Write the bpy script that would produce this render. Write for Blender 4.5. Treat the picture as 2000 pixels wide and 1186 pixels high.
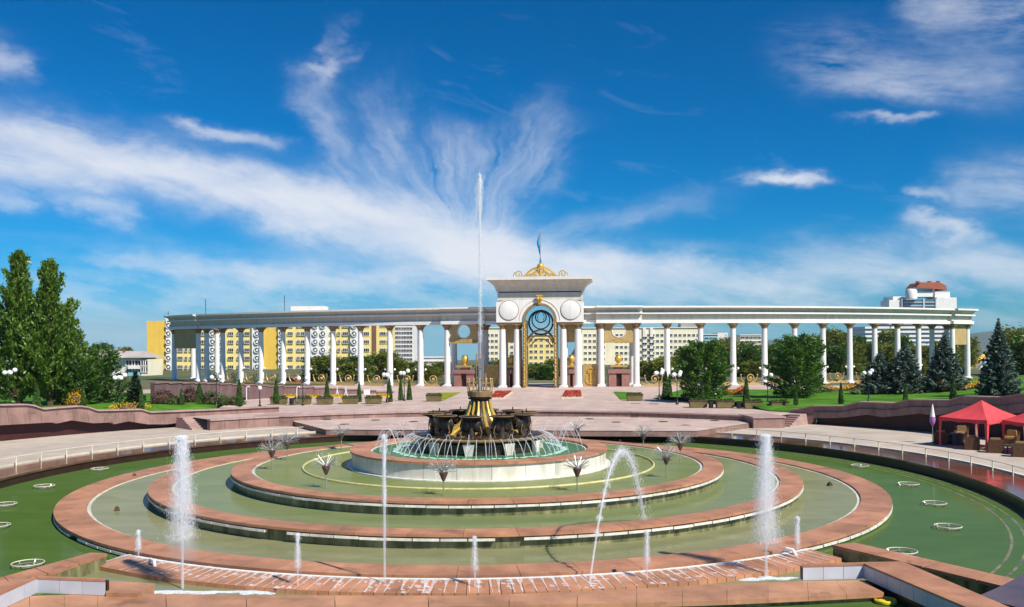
import bpy, math, random
import numpy as np
from mathutils import Vector, Matrix
random.seed(7); RNG = np.random.default_rng(11)
PI = math.pi; rad = math.radians
for o in list(bpy.data.objects): bpy.data.objects.remove(o)
S = bpy.context.scene
COL = S.collection

# ---------------------------------------------------------------- camera
EYE, FOC, ROLL = 7.1, 1800.0, rad(.3)
cd = bpy.data.cameras.new('camera'); cam = bpy.data.objects.new('camera', cd); COL.objects.link(cam)
cd.sensor_width = 36; cd.lens = 36 * FOC / 2000; cd.shift_y = 79 / 2000
cd.clip_start = .5; cd.clip_end = 9000
cam.location = (0, 0, EYE); cam.rotation_euler = (PI / 2, ROLL, 0)
S.camera = cam
try: S.cycles.volume_bounces = 4; S.cycles.transparent_max_bounces = 24
except Exception: pass
S.render.resolution_x, S.render.resolution_y = 1024, 607

def ray(x, y):
    dx, dy = x - 1000, y - 593
    return (dx - dy * ROLL) / FOC, (dy + dx * ROLL - 79) / FOC
def at(x, y, Y):
    u, v = ray(x, y); return Vector((u * Y, Y, EYE - v * Y))
def gr(x, y, Z):
    u, v = ray(x, y); return at(x, y, (EYE - Z) / v)

# ---------------------------------------------------------------- sun and sky
SUN_AZ, SUN_EL = rad(45), rad(47)          # azimuth from -Y towards +X
SUNV = Vector((math.sin(SUN_AZ) * math.cos(SUN_EL), -math.cos(SUN_AZ) * math.cos(SUN_EL), math.sin(SUN_EL)))
sl = bpy.data.lights.new('sun', 'SUN'); sl.energy = 5.0; sl.angle = rad(.5); sl.color = (1, .94, .83)
so = bpy.data.objects.new('sun', sl); COL.objects.link(so)
so.rotation_euler = SUNV.to_track_quat('Z', 'Y').to_euler(); so.location = (60, -40, 80)
S.view_settings.view_transform = 'Standard'; S.view_settings.look = 'None'
S.view_settings.exposure = .35; S.view_settings.gamma = 1; S.view_settings.use_curve_mapping = False

W = bpy.data.worlds.new('World'); S.world = W; W.use_nodes = True
wn, wl = W.node_tree.nodes, W.node_tree.links; wn.clear()
def N(t, **k):
    n = wn.new(t)
    for a, b in k.items(): setattr(n, a, b)
    return n
def M(op, a, b=None, c=None, clamp=False):
    n = wn.new('ShaderNodeMath'); n.operation = op; n.use_clamp = clamp
    for i, v in enumerate((a, b, c)):
        if v is None: continue
        if isinstance(v, (int, float)): n.inputs[i].default_value = v
        else: wl.new(v, n.inputs[i])
    return n.outputs[0]
tc = N('ShaderNodeTexCoord'); sx = N('ShaderNodeSeparateXYZ'); wl.new(tc.outputs['Generated'], sx.inputs[0])
X_, Y_, Z_ = sx.outputs
cz = N('ShaderNodeCombineXYZ'); wl.new(X_, cz.inputs[0]); wl.new(Y_, cz.inputs[1]); wl.new(M('MAXIMUM', Z_, .02), cz.inputs[2])
sky = N('ShaderNodeTexSky', sky_type='NISHITA', sun_disc=False)
sky.sun_elevation = SUN_EL; sky.sun_rotation = math.atan2(SUNV.x, SUNV.y); sky.altitude = 800
sky.air_density = 1; sky.dust_density = .6; sky.ozone_density = 2.5
wl.new(cz.outputs[0], sky.inputs[0])
sr = N('ShaderNodeSeparateColor'); wl.new(sky.outputs[0], sr.inputs[0]); sk = N('ShaderNodeCombineColor')
for i_, (k_, p_) in enumerate(((.00119, 3.88), (.437, 1.2), (.805, 1.13))): wl.new(M('MULTIPLY', M('POWER', sr.outputs[i_], p_), k_), sk.inputs[i_])   # deep, polarised-looking blue
AZ = M('ARCTAN2', X_, Y_); EL = M('ARCSINE', Z_)
def cnoise(sa, se, scale, detail, rough, off=0., dist=0.):
    c = N('ShaderNodeCombineXYZ'); wl.new(M('MULTIPLY', AZ, sa), c.inputs[0]); wl.new(M('MULTIPLY', EL, se), c.inputs[1]); c.inputs[2].default_value = off
    n = N('ShaderNodeTexNoise'); wl.new(c.outputs[0], n.inputs['Vector'])
    n.inputs['Scale'].default_value = scale; n.inputs['Detail'].default_value = detail
    n.inputs['Roughness'].default_value = rough; n.inputs['Distortion'].default_value = dist
    return n
w1 = cnoise(1, 1.6, 7, 5, .62, 3.1); w2 = cnoise(1, 1.6, 30, 5, .65, 8.3)
def warp(base, n1, i, a1, a2):
    s1 = N('ShaderNodeSeparateColor'); wl.new(w1.outputs['Color'], s1.inputs[0])
    s2 = N('ShaderNodeSeparateColor'); wl.new(w2.outputs['Color'], s2.inputs[0])
    t = M('MULTIPLY_ADD', M('SUBTRACT', s1.outputs[i], .5), a1, base)
    return M('MULTIPLY_ADD', M('SUBTRACT', s2.outputs[i], .5), a2, t)
UA = warp(AZ, w1, 0, .15, .03); UE = warp(EL, w1, 1, .065, .016)
def pxang(x, y):
    u, v = ray(x, y); a = math.atan(u); return a, math.atan(-v * math.cos(a))
def stroke(x0, y0, x1, y1, width, strength):
    a0, e0 = pxang(x0, y0); a1, e1 = pxang(x1, y1)
    ca, ce = (a0 + a1) / 2, (e0 + e1) / 2; L = math.hypot(a1 - a0, e1 - e0) / 2; th = math.atan2(e1 - e0, a1 - a0)
    c, s = math.cos(th), math.sin(th); w = width / FOC
    da, de = M('SUBTRACT', UA, ca), M('SUBTRACT', UE, ce)
    p = M('MULTIPLY_ADD', da, c / L, M('MULTIPLY', de, s / L)); q = M('MULTIPLY_ADD', da, -s / w, M('MULTIPLY', de, c / w))
    p2 = M('POWER', M('ABSOLUTE', p), 4); q2 = M('MULTIPLY', q, q)
    return M('MULTIPLY', M('EXPONENT', M('MULTIPLY', M('ADD', p2, q2), -1)), strength)
BAND = [(-200, 232, 330, 348, 46, 1.2), (230, 322, 740, 425, 38, 1.15), (560, 405, 1080, 500, 50, 1.1), (820, 485, 1250, 540, 40, .85), (330, 500, 900, 556, 22, .55),
        (900, 495, 1330, 560, 38, .6), (1180, 520, 1650, 575, 30, .62), (1560, 505, 2200, 545, 34, .6), (1730, 440, 1900, 470, 14, .7), (180, 505, 420, 515, 12, .3),
        (310, 240, 520, 285, 13, .75), (-60, 90, 90, 130, 26, .5), (1430, 346, 1580, 347, 11, 1.0), (1740, 395, 1840, 400, 11, .4), (-40, 370, 60, 378, 18, .55), (1650, 240, 1820, 246, 7, .6), (100, 385, 250, 450, 18, .5)]
FAN = [(660, 420, 618, 150, 40, .50), (625, 170, 655, 50, 16, .42), (735, 420, 750, 160, 46, .50), (800, 430, 930, 250, 60, .55), (860, 440, 1090, 200, 34, .45), (900, 470, 1120, 255, 40, .5), (570, 150, 700, 105, 10, .42), (960, 470, 1380, 400, 26, .36)]
VEIL = [(1560, 105, 1980, 165, 40, .62), (1690, 165, 1900, 195, 22, .42), (1790, 5, 2060, 30, 46, .9), (1840, 395, 2100, 350, 44, .75)]
def total(L):
    d = None
    for s_ in L: q = stroke(*s_); d = q if d is None else M('ADD', d, q)
    return d
def rnoise(th, sp, sq, scale, detail, rough, off, dist):
    a_, e_ = M('ADD', M('MULTIPLY', AZ, math.cos(th)), M('MULTIPLY', EL, math.sin(th))), M('ADD', M('MULTIPLY', AZ, -math.sin(th)), M('MULTIPLY', EL, math.cos(th)))
    c = N('ShaderNodeCombineXYZ'); wl.new(M('MULTIPLY', a_, sp), c.inputs[0]); wl.new(M('MULTIPLY', e_, sq), c.inputs[1]); c.inputs[2].default_value = off
    n = N('ShaderNodeTexNoise'); wl.new(c.outputs[0], n.inputs['Vector'])
    n.inputs['Scale'].default_value = scale; n.inputs['Detail'].default_value = detail; n.inputs['Roughness'].default_value = rough; n.inputs['Distortion'].default_value = dist
    return n
f1 = rnoise(rad(-12), 2.0, 7, 5, 8, .60, 1.7, .5); 
A0_, E0_ = pxang(905, 505); VA = warp(AZ, w1, 0, .07, 0.0); VE = warp(EL, w1, 1, .05, 0.0); PH = M('ARCTAN2', M('SUBTRACT', VE, E0_), M('SUBTRACT', VA, A0_))          # wisps radiate from low behind the gateway
RO = M('SQRT', M('ADD', M('POWER', M('SUBTRACT', VE, E0_), 2), M('POWER', M('SUBTRACT', VA, A0_), 2)))
cpo = N('ShaderNodeCombineXYZ'); wl.new(M('MULTIPLY', PH, 3.0), cpo.inputs[0]); wl.new(M('MULTIPLY', RO, 6), cpo.inputs[1]); f2 = N('ShaderNodeTexNoise'); wl.new(cpo.outputs[0], f2.inputs['Vector'])
f2.inputs['Scale'].default_value = 2.0; f2.inputs['Detail'].default_value = 5; f2.inputs['Roughness'].default_value = .52; f2.inputs['Distortion'].default_value = .1; f3 = rnoise(rad(-8), 1.6, 6, 6, 8, .62, 9.4, .15)
cpo2 = N('ShaderNodeCombineXYZ'); wl.new(M('MULTIPLY', PH, 9.0), cpo2.inputs[0]); wl.new(M('MULTIPLY', RO, 12), cpo2.inputs[1]); f4 = N('ShaderNodeTexNoise'); wl.new(cpo2.outputs[0], f4.inputs['Vector'])
f4.inputs['Scale'].default_value = 2.0; f4.inputs['Detail'].default_value = 4; f4.inputs['Roughness'].default_value = .55; f4.inputs['Distortion'].default_value = .05
def shape(d, f, lo, gain, base): return M('MULTIPLY', d, M('MAXIMUM', M('MULTIPLY_ADD', M('SUBTRACT', f.outputs[0], lo), gain, base), 0))
dens = M('ADD', M('ADD', shape(total(BAND), f1, .40, 2.2, .58), M('MULTIPLY', total(FAN), M('ADD', M('MAXIMUM', M('MULTIPLY_ADD', M('SUBTRACT', f2.outputs[0], .47), 1.7, .30), 0), M('MAXIMUM', M('MULTIPLY', M('SUBTRACT', f4.outputs[0], .50), .9), 0)))), shape(total(VEIL), f3, .46, 2.2, .26))
# faint general cirrus all round the sky
gen = M('MULTIPLY', M('SUBTRACT', f1.outputs[0], .60, clamp=True), .35)
lowm = M('MULTIPLY', M('SUBTRACT', 1, M('MULTIPLY', M('ABSOLUTE', M('SUBTRACT', EL, .05)), 16), clamp=True), M('MULTIPLY', M('SUBTRACT', f3.outputs[0], .44, clamp=True), 1.7))
dens = M('ADD', M('ADD', dens, gen), lowm)
dens = M('MINIMUM', M('MAXIMUM', dens, 0), 4)
dens = M('MULTIPLY', M('SUBTRACT', 1, M('EXPONENT', M('MULTIPLY', dens, -1.35))), 1.0)      # optical depth to opacity
cm = N('ShaderNodeMix', data_type='RGBA'); wl.new(dens, cm.inputs['Factor'])
wl.new(sk.outputs[0], cm.inputs['A']); cm.inputs['B'].default_value = (8.2, 8.5, 9.2, 1)
bg = N('ShaderNodeBackground'); bg.inputs['Strength'].default_value = .078; wl.new(cm.outputs['Result'], bg.inputs['Color'])
wo = N('ShaderNodeOutputWorld'); wl.new(bg.outputs[0], wo.inputs[0])

# ---------------------------------------------------------------- materials
def mat(name, c, rough=.6, var=.18, scale=1.5, bump=0., bscale=25., spec=.4, metal=0., c2=None, rnd=0., stretch=(1, 1, 1), fine=0., fscale=40.):
    m = bpy.data.materials.new(name); m.use_nodes = True; n, l = m.node_tree.nodes, m.node_tree.links
    p = n['Principled BSDF']; p.inputs['Roughness'].default_value = rough; p.inputs['Metallic'].default_value = metal
    p.inputs['Specular IOR Level'].default_value = spec
    g = n.new('ShaderNodeNewGeometry'); mp = n.new('ShaderNodeMapping'); mp.inputs['Scale'].default_value = stretch
    l.new(g.outputs['Position'], mp.inputs['Vector'])
    no = n.new('ShaderNodeTexNoise'); no.inputs['Scale'].default_value = scale; no.inputs['Detail'].default_value = 6; no.inputs['Roughness'].default_value = .62
    l.new(mp.outputs[0], no.inputs['Vector'])
    r = n.new('ShaderNodeValToRGB'); l.new(no.outputs[0], r.inputs[0])
    a = [max(0, v * (1 - var)) for v in c]; b = list(c2) if c2 else [v * (1 + var) for v in c]
    r.color_ramp.elements[0].position = .33; r.color_ramp.elements[1].position = .67
    r.color_ramp.elements[0].color = (*a, 1); r.color_ramp.elements[1].color = (*b, 1)
    out = r.outputs[0]
    def mul(sock, lo, hi):
        nonlocal out
        mr = n.new('ShaderNodeMapRange'); mr.inputs['To Min'].default_value = lo; mr.inputs['To Max'].default_value = hi; l.new(sock, mr.inputs['Value'])
        mx = n.new('ShaderNodeMix'); mx.data_type = 'RGBA'; mx.blend_type = 'MULTIPLY'; mx.inputs['Factor'].default_value = 1
        l.new(out, mx.inputs['A']); l.new(mr.outputs[0], mx.inputs['B']); out = mx.outputs['Result']
    if rnd:
        oi = n.new('ShaderNodeObjectInfo'); mul(oi.outputs['Random'], 1 - rnd, 1 + rnd)
    if fine:
        nf = n.new('ShaderNodeTexNoise'); nf.inputs['Scale'].default_value = fscale; nf.inputs['Detail'].default_value = 4; l.new(g.outputs['Position'], nf.inputs['Vector']); mul(nf.outputs[0], 1 - fine, 1 + fine)
    l.new(out, p.inputs['Base Color'])
    if bump:
        nb = n.new('ShaderNodeTexNoise'); nb.inputs['Scale'].default_value = bscale; nb.inputs['Detail'].default_value = 5; l.new(mp.outputs[0], nb.inputs['Vector'])
        bp = n.new('ShaderNodeBump'); bp.inputs['Strength'].default_value = bump; bp.inputs['Distance'].default_value = .05
        l.new(nb.outputs[0], bp.inputs['Height']); l.new(bp.outputs[0], p.inputs['Normal'])
    return m
def pave(m, size, dark=.80, vary=.10):
    n, l = m.node_tree.nodes, m.node_tree.links; p = n['Principled BSDF']; src = p.inputs['Base Color'].links[0].from_socket
    g = n.new('ShaderNodeNewGeometry'); bt = n.new('ShaderNodeTexBrick'); bt.offset = .5; bt.inputs['Scale'].default_value = 1 / size; bt.inputs['Mortar Size'].default_value = .012; bt.inputs['Brick Width'].default_value = 1.0; bt.inputs['Row Height'].default_value = 1.0
    bt.inputs['Color1'].default_value = (1 - vary,) * 3 + (1,); bt.inputs['Color2'].default_value = (1 + vary,) * 3 + (1,); bt.inputs['Mortar'].default_value = (dark,) * 3 + (1,); l.new(g.outputs['Position'], bt.inputs[0])
    no = n.new('ShaderNodeTexNoise'); no.inputs['Scale'].default_value = .12; no.inputs['Detail'].default_value = 6; no.inputs['Roughness'].default_value = .7; l.new(g.outputs['Position'], no.inputs[0])
    mr = n.new('ShaderNodeMapRange'); mr.inputs['From Min'].default_value = .3; mr.inputs['From Max'].default_value = .7; mr.inputs['To Min'].default_value = .86; mr.inputs['To Max'].default_value = 1.08; l.new(no.outputs[0], mr.inputs[0])
    for s_ in (bt.outputs[0], mr.outputs[0]):
        mx = n.new('ShaderNodeMix'); mx.data_type = 'RGBA'; mx.blend_type = 'MULTIPLY'; mx.inputs['Factor'].default_value = 1; l.new(src, mx.inputs['A']); l.new(s_, mx.inputs['B']); src = mx.outputs['Result']
    l.new(src, p.inputs['Base Color']); return m
def streaks(m, lo=.80, sc=.7):
    """rain streaks and soot running down a painted wall"""
    n, l = m.node_tree.nodes, m.node_tree.links; p = n['Principled BSDF']; src = p.inputs['Base Color'].links[0].from_socket
    g = n.new('ShaderNodeNewGeometry'); mp = n.new('ShaderNodeMapping'); mp.inputs['Scale'].default_value = (2.2, 2.2, .12); l.new(g.outputs['Position'], mp.inputs[0])
    no = n.new('ShaderNodeTexNoise'); no.inputs['Scale'].default_value = sc; no.inputs['Detail'].default_value = 7; no.inputs['Roughness'].default_value = .7; l.new(mp.outputs[0], no.inputs[0])
    mr = n.new('ShaderNodeMapRange'); mr.inputs['From Min'].default_value = .34; mr.inputs['From Max'].default_value = .55; mr.inputs['To Min'].default_value = lo; mr.inputs['To Max'].default_value = 1.0; l.new(no.outputs[0], mr.inputs[0])
    mx = n.new('ShaderNodeMix'); mx.data_type = 'RGBA'; mx.blend_type = 'MULTIPLY'; mx.inputs['Factor'].default_value = 1; l.new(src, mx.inputs['A']); l.new(mr.outputs[0], mx.inputs['B']); l.new(mx.outputs['Result'], p.inputs['Base Color']); return m
def wet(m, dark=.66, sc=.55):
    """damp and lime blotches on stone"""
    n, l = m.node_tree.nodes, m.node_tree.links; p = n['Principled BSDF']; src = p.inputs['Base Color'].links[0].from_socket
    g = n.new('ShaderNodeNewGeometry')
    for s_, a, b, lo, hi in ((sc, .56, .66, 1, dark), (sc * 2.3, .62, .74, 1, 1.35)):
        no = n.new('ShaderNodeTexNoise'); no.inputs['Scale'].default_value = s_; no.inputs['Detail'].default_value = 7; no.inputs['Roughness'].default_value = .68; no.inputs['Distortion'].default_value = .4; l.new(g.outputs['Position'], no.inputs[0])
        mr = n.new('ShaderNodeMapRange'); mr.inputs['From Min'].default_value = a; mr.inputs['From Max'].default_value = b; mr.inputs['To Min'].default_value = lo; mr.inputs['To Max'].default_value = hi; l.new(no.outputs[0], mr.inputs[0])
        mx = n.new('ShaderNodeMix'); mx.data_type = 'RGBA'; mx.blend_type = 'MULTIPLY'; mx.inputs['Factor'].default_value = 1; l.new(src, mx.inputs['A']); l.new(mr.outputs[0], mx.inputs['B']); src = mx.outputs['Result']
    l.new(src, p.inputs['Base Color']); return m
def leafmat(name, c, trans=.35, var=.45):
    m = bpy.data.materials.new(name); m.use_nodes = True; n, l = m.node_tree.nodes, m.node_tree.links
    n.remove(n['Principled BSDF'])
    g = n.new('ShaderNodeNewGeometry'); r = n.new('ShaderNodeValToRGB'); l.new(g.outputs['Random Per Island'], r.inputs[0])
    r.color_ramp.elements[0].color = (*[v * (1 - var) for v in c], 1); r.color_ramp.elements[1].color = (c[0] * (1 + var * 1.3), c[1] * (1 + var), c[2] * (1 + var * .6), 1)
    d = n.new('ShaderNodeBsdfDiffuse'); t = n.new('ShaderNodeBsdfTranslucent'); gl = n.new('ShaderNodeBsdfGlossy'); gl.inputs['Roughness'].default_value = .45; gl.inputs['Color'].default_value = (.6, .65, .6, 1)
    l.new(r.outputs[0], d.inputs[0]); l.new(r.outputs[0], t.inputs[0])
    a = n.new('ShaderNodeMixShader'); a.inputs[0].default_value = trans; l.new(d.outputs[0], a.inputs[1]); l.new(t.outputs[0], a.inputs[2])
    b = n.new('ShaderNodeMixShader'); b.inputs[0].default_value = .05; l.new(a.outputs[0], b.inputs[1]); l.new(gl.outputs[0], b.inputs[2])
    l.new(b.outputs[0], n['Material Output'].inputs[0]); return m
def watermat(name, c, c2, rough=.06, spec=.17, bump=.12, bscale=3.0, scale=.35):
    """murky pool water: cloudy body colour under a weak rippled reflection"""
    m = bpy.data.materials.new(name); m.use_nodes = True; n, l = m.node_tree.nodes, m.node_tree.links; n.remove(n['Principled BSDF'])
    g = n.new('ShaderNodeNewGeometry'); mp = n.new('ShaderNodeMapping'); mp.inputs['Scale'].default_value = (.7, 1.5, 1); l.new(g.outputs['Position'], mp.inputs[0])
    def nz(sc, d, dist, rough=.6):
        a = n.new('ShaderNodeTexNoise'); a.inputs['Scale'].default_value = sc; a.inputs['Detail'].default_value = d; a.inputs['Distortion'].default_value = dist; a.inputs['Roughness'].default_value = rough; l.new(mp.outputs[0], a.inputs[0]); return a
    body = nz(scale, 4, 1.0); fine = nz(bscale * .8, 5, 1.2, .65); rip = nz(bscale, 5, .8)
    mx = n.new('ShaderNodeMath'); mx.operation = 'MULTIPLY_ADD'; l.new(fine.outputs[0], mx.inputs[0]); mx.inputs[1].default_value = .22
    mo = n.new('ShaderNodeMath'); mo.operation = 'MULTIPLY_ADD'; l.new(body.outputs[0], mo.inputs[0]); mo.inputs[1].default_value = .9; mo.inputs[2].default_value = -.06; l.new(mo.outputs[0], mx.inputs[2])
    r = n.new('ShaderNodeValToRGB'); l.new(mx.outputs[0], r.inputs[0]); r.color_ramp.elements[0].position = .32; r.color_ramp.elements[1].position = .70
    r.color_ramp.elements[0].color = (*c, 1); r.color_ramp.elements[1].color = (*c2, 1)
    bp = n.new('ShaderNodeBump'); bp.inputs['Strength'].default_value = bump; bp.inputs['Distance'].default_value = .08; l.new(rip.outputs[0], bp.inputs['Height'])
    d = n.new('ShaderNodeBsdfDiffuse'); l.new(r.outputs[0], d.inputs[0]); gl = n.new('ShaderNodeBsdfGlossy'); gl.inputs['Roughness'].default_value = rough; l.new(bp.outputs[0], gl.inputs['Normal'])
    b = n.new('ShaderNodeMixShader'); b.inputs[0].default_value = spec; l.new(d.outputs[0], b.inputs[1]); l.new(gl.outputs[0], b.inputs[2]); l.new(b.outputs[0], n['Material Output'].inputs[0]); return m
def mistmat(name, H, R0, R1, dens):
    """airborne spray: a soft volume, densest on the axis"""
    m = bpy.data.materials.new(name); m.use_nodes = True; n, l = m.node_tree.nodes, m.node_tree.links; n.remove(n['Principled BSDF'])
    def MM(op, a, b=None, c=None):
        q = n.new('ShaderNodeMath'); q.operation = op
        for i, v in enumerate((a, b, c)):
            if v is None: continue
            if isinstance(v, (int, float)): q.inputs[i].default_value = v
            else: l.new(v, q.inputs[i])
        return q.outputs[0]
    tcn = n.new('ShaderNodeTexCoord'); sp = n.new('ShaderNodeSeparateXYZ'); l.new(tcn.outputs['Object'], sp.inputs[0]); x, y, z = sp.outputs
    r = MM('SQRT', MM('ADD', MM('MULTIPLY', x, x), MM('MULTIPLY', y, y))); q = MM('DIVIDE', z, H)
    Rz = MM('MULTIPLY_ADD', q, R1 - R0, R0); e = MM('DIVIDE', r, Rz); f = MM('MAXIMUM', MM('SUBTRACT', 1, MM('MULTIPLY', e, e)), 0)
    f = MM('MULTIPLY', f, f)
    ends = MM('MULTIPLY', MM('MINIMUM', MM('MULTIPLY', q, 2.2), 1), MM('MINIMUM', MM('MULTIPLY', MM('SUBTRACT', 1, q), 9), 1)); ends = MM('MAXIMUM', ends, 0)
    no = n.new('ShaderNodeTexNoise'); no.inputs['Scale'].default_value = 3.5; no.inputs['Detail'].default_value = 4; mp = n.new('ShaderNodeMapping'); mp.inputs['Scale'].default_value = (1, 1, .3); l.new(tcn.outputs['Object'], mp.inputs[0]); l.new(mp.outputs[0], no.inputs[0])
    k = MM('MAXIMUM', MM('MULTIPLY_ADD', no.outputs[0], 3.2, -.95), .05)
    v = n.new('ShaderNodeVolumeScatter'); v.inputs['Color'].default_value = (.97, .98, 1, 1); v.inputs['Anisotropy'].default_value = .1
    l.new(MM('MULTIPLY', MM('MULTIPLY', f, ends), MM('MULTIPLY', k, dens)), v.inputs['Density']); l.new(v.outputs[0], n['Material Output'].inputs['Volume']); return m
def spraymat(name, alpha, c=(.92, .95, 1)):
    m = bpy.data.materials.new(name); m.use_nodes = True; n, l = m.node_tree.nodes, m.node_tree.links; n.remove(n['Principled BSDF'])
    d = n.new('ShaderNodeBsdfDiffuse'); d.inputs[0].default_value = (*c, 1); t = n.new('ShaderNodeBsdfTranslucent'); t.inputs[0].default_value = (*c, 1)
    x = n.new('ShaderNodeBsdfTransparent'); a = n.new('ShaderNodeMixShader'); a.inputs[0].default_value = .5; l.new(d.outputs[0], a.inputs[1]); l.new(t.outputs[0], a.inputs[2])
    g = n.new('ShaderNodeNewGeometry'); no = n.new('ShaderNodeTexNoise'); no.inputs['Scale'].default_value = 9; no.inputs['Detail'].default_value = 3
    mp = n.new('ShaderNodeMapping'); mp.inputs['Scale'].default_value = (1, 1, .25); l.new(g.outputs['Position'], mp.inputs[0]); l.new(mp.outputs[0], no.inputs[0])
    mr = n.new('ShaderNodeMapRange'); mr.inputs['From Min'].default_value = .3; mr.inputs['From Max'].default_value = .7; mr.inputs['To Min'].default_value = alpha * .5; mr.inputs['To Max'].default_value = min(1, alpha * 1.4)
    l.new(no.outputs[0], mr.inputs[0])
    b = n.new('ShaderNodeMixShader'); l.new(mr.outputs[0], b.inputs[0]); l.new(x.outputs[0], b.inputs[1]); l.new(a.outputs[0], b.inputs[2])
    l.new(b.outputs[0], n['Material Output'].inputs[0]); return m

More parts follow.
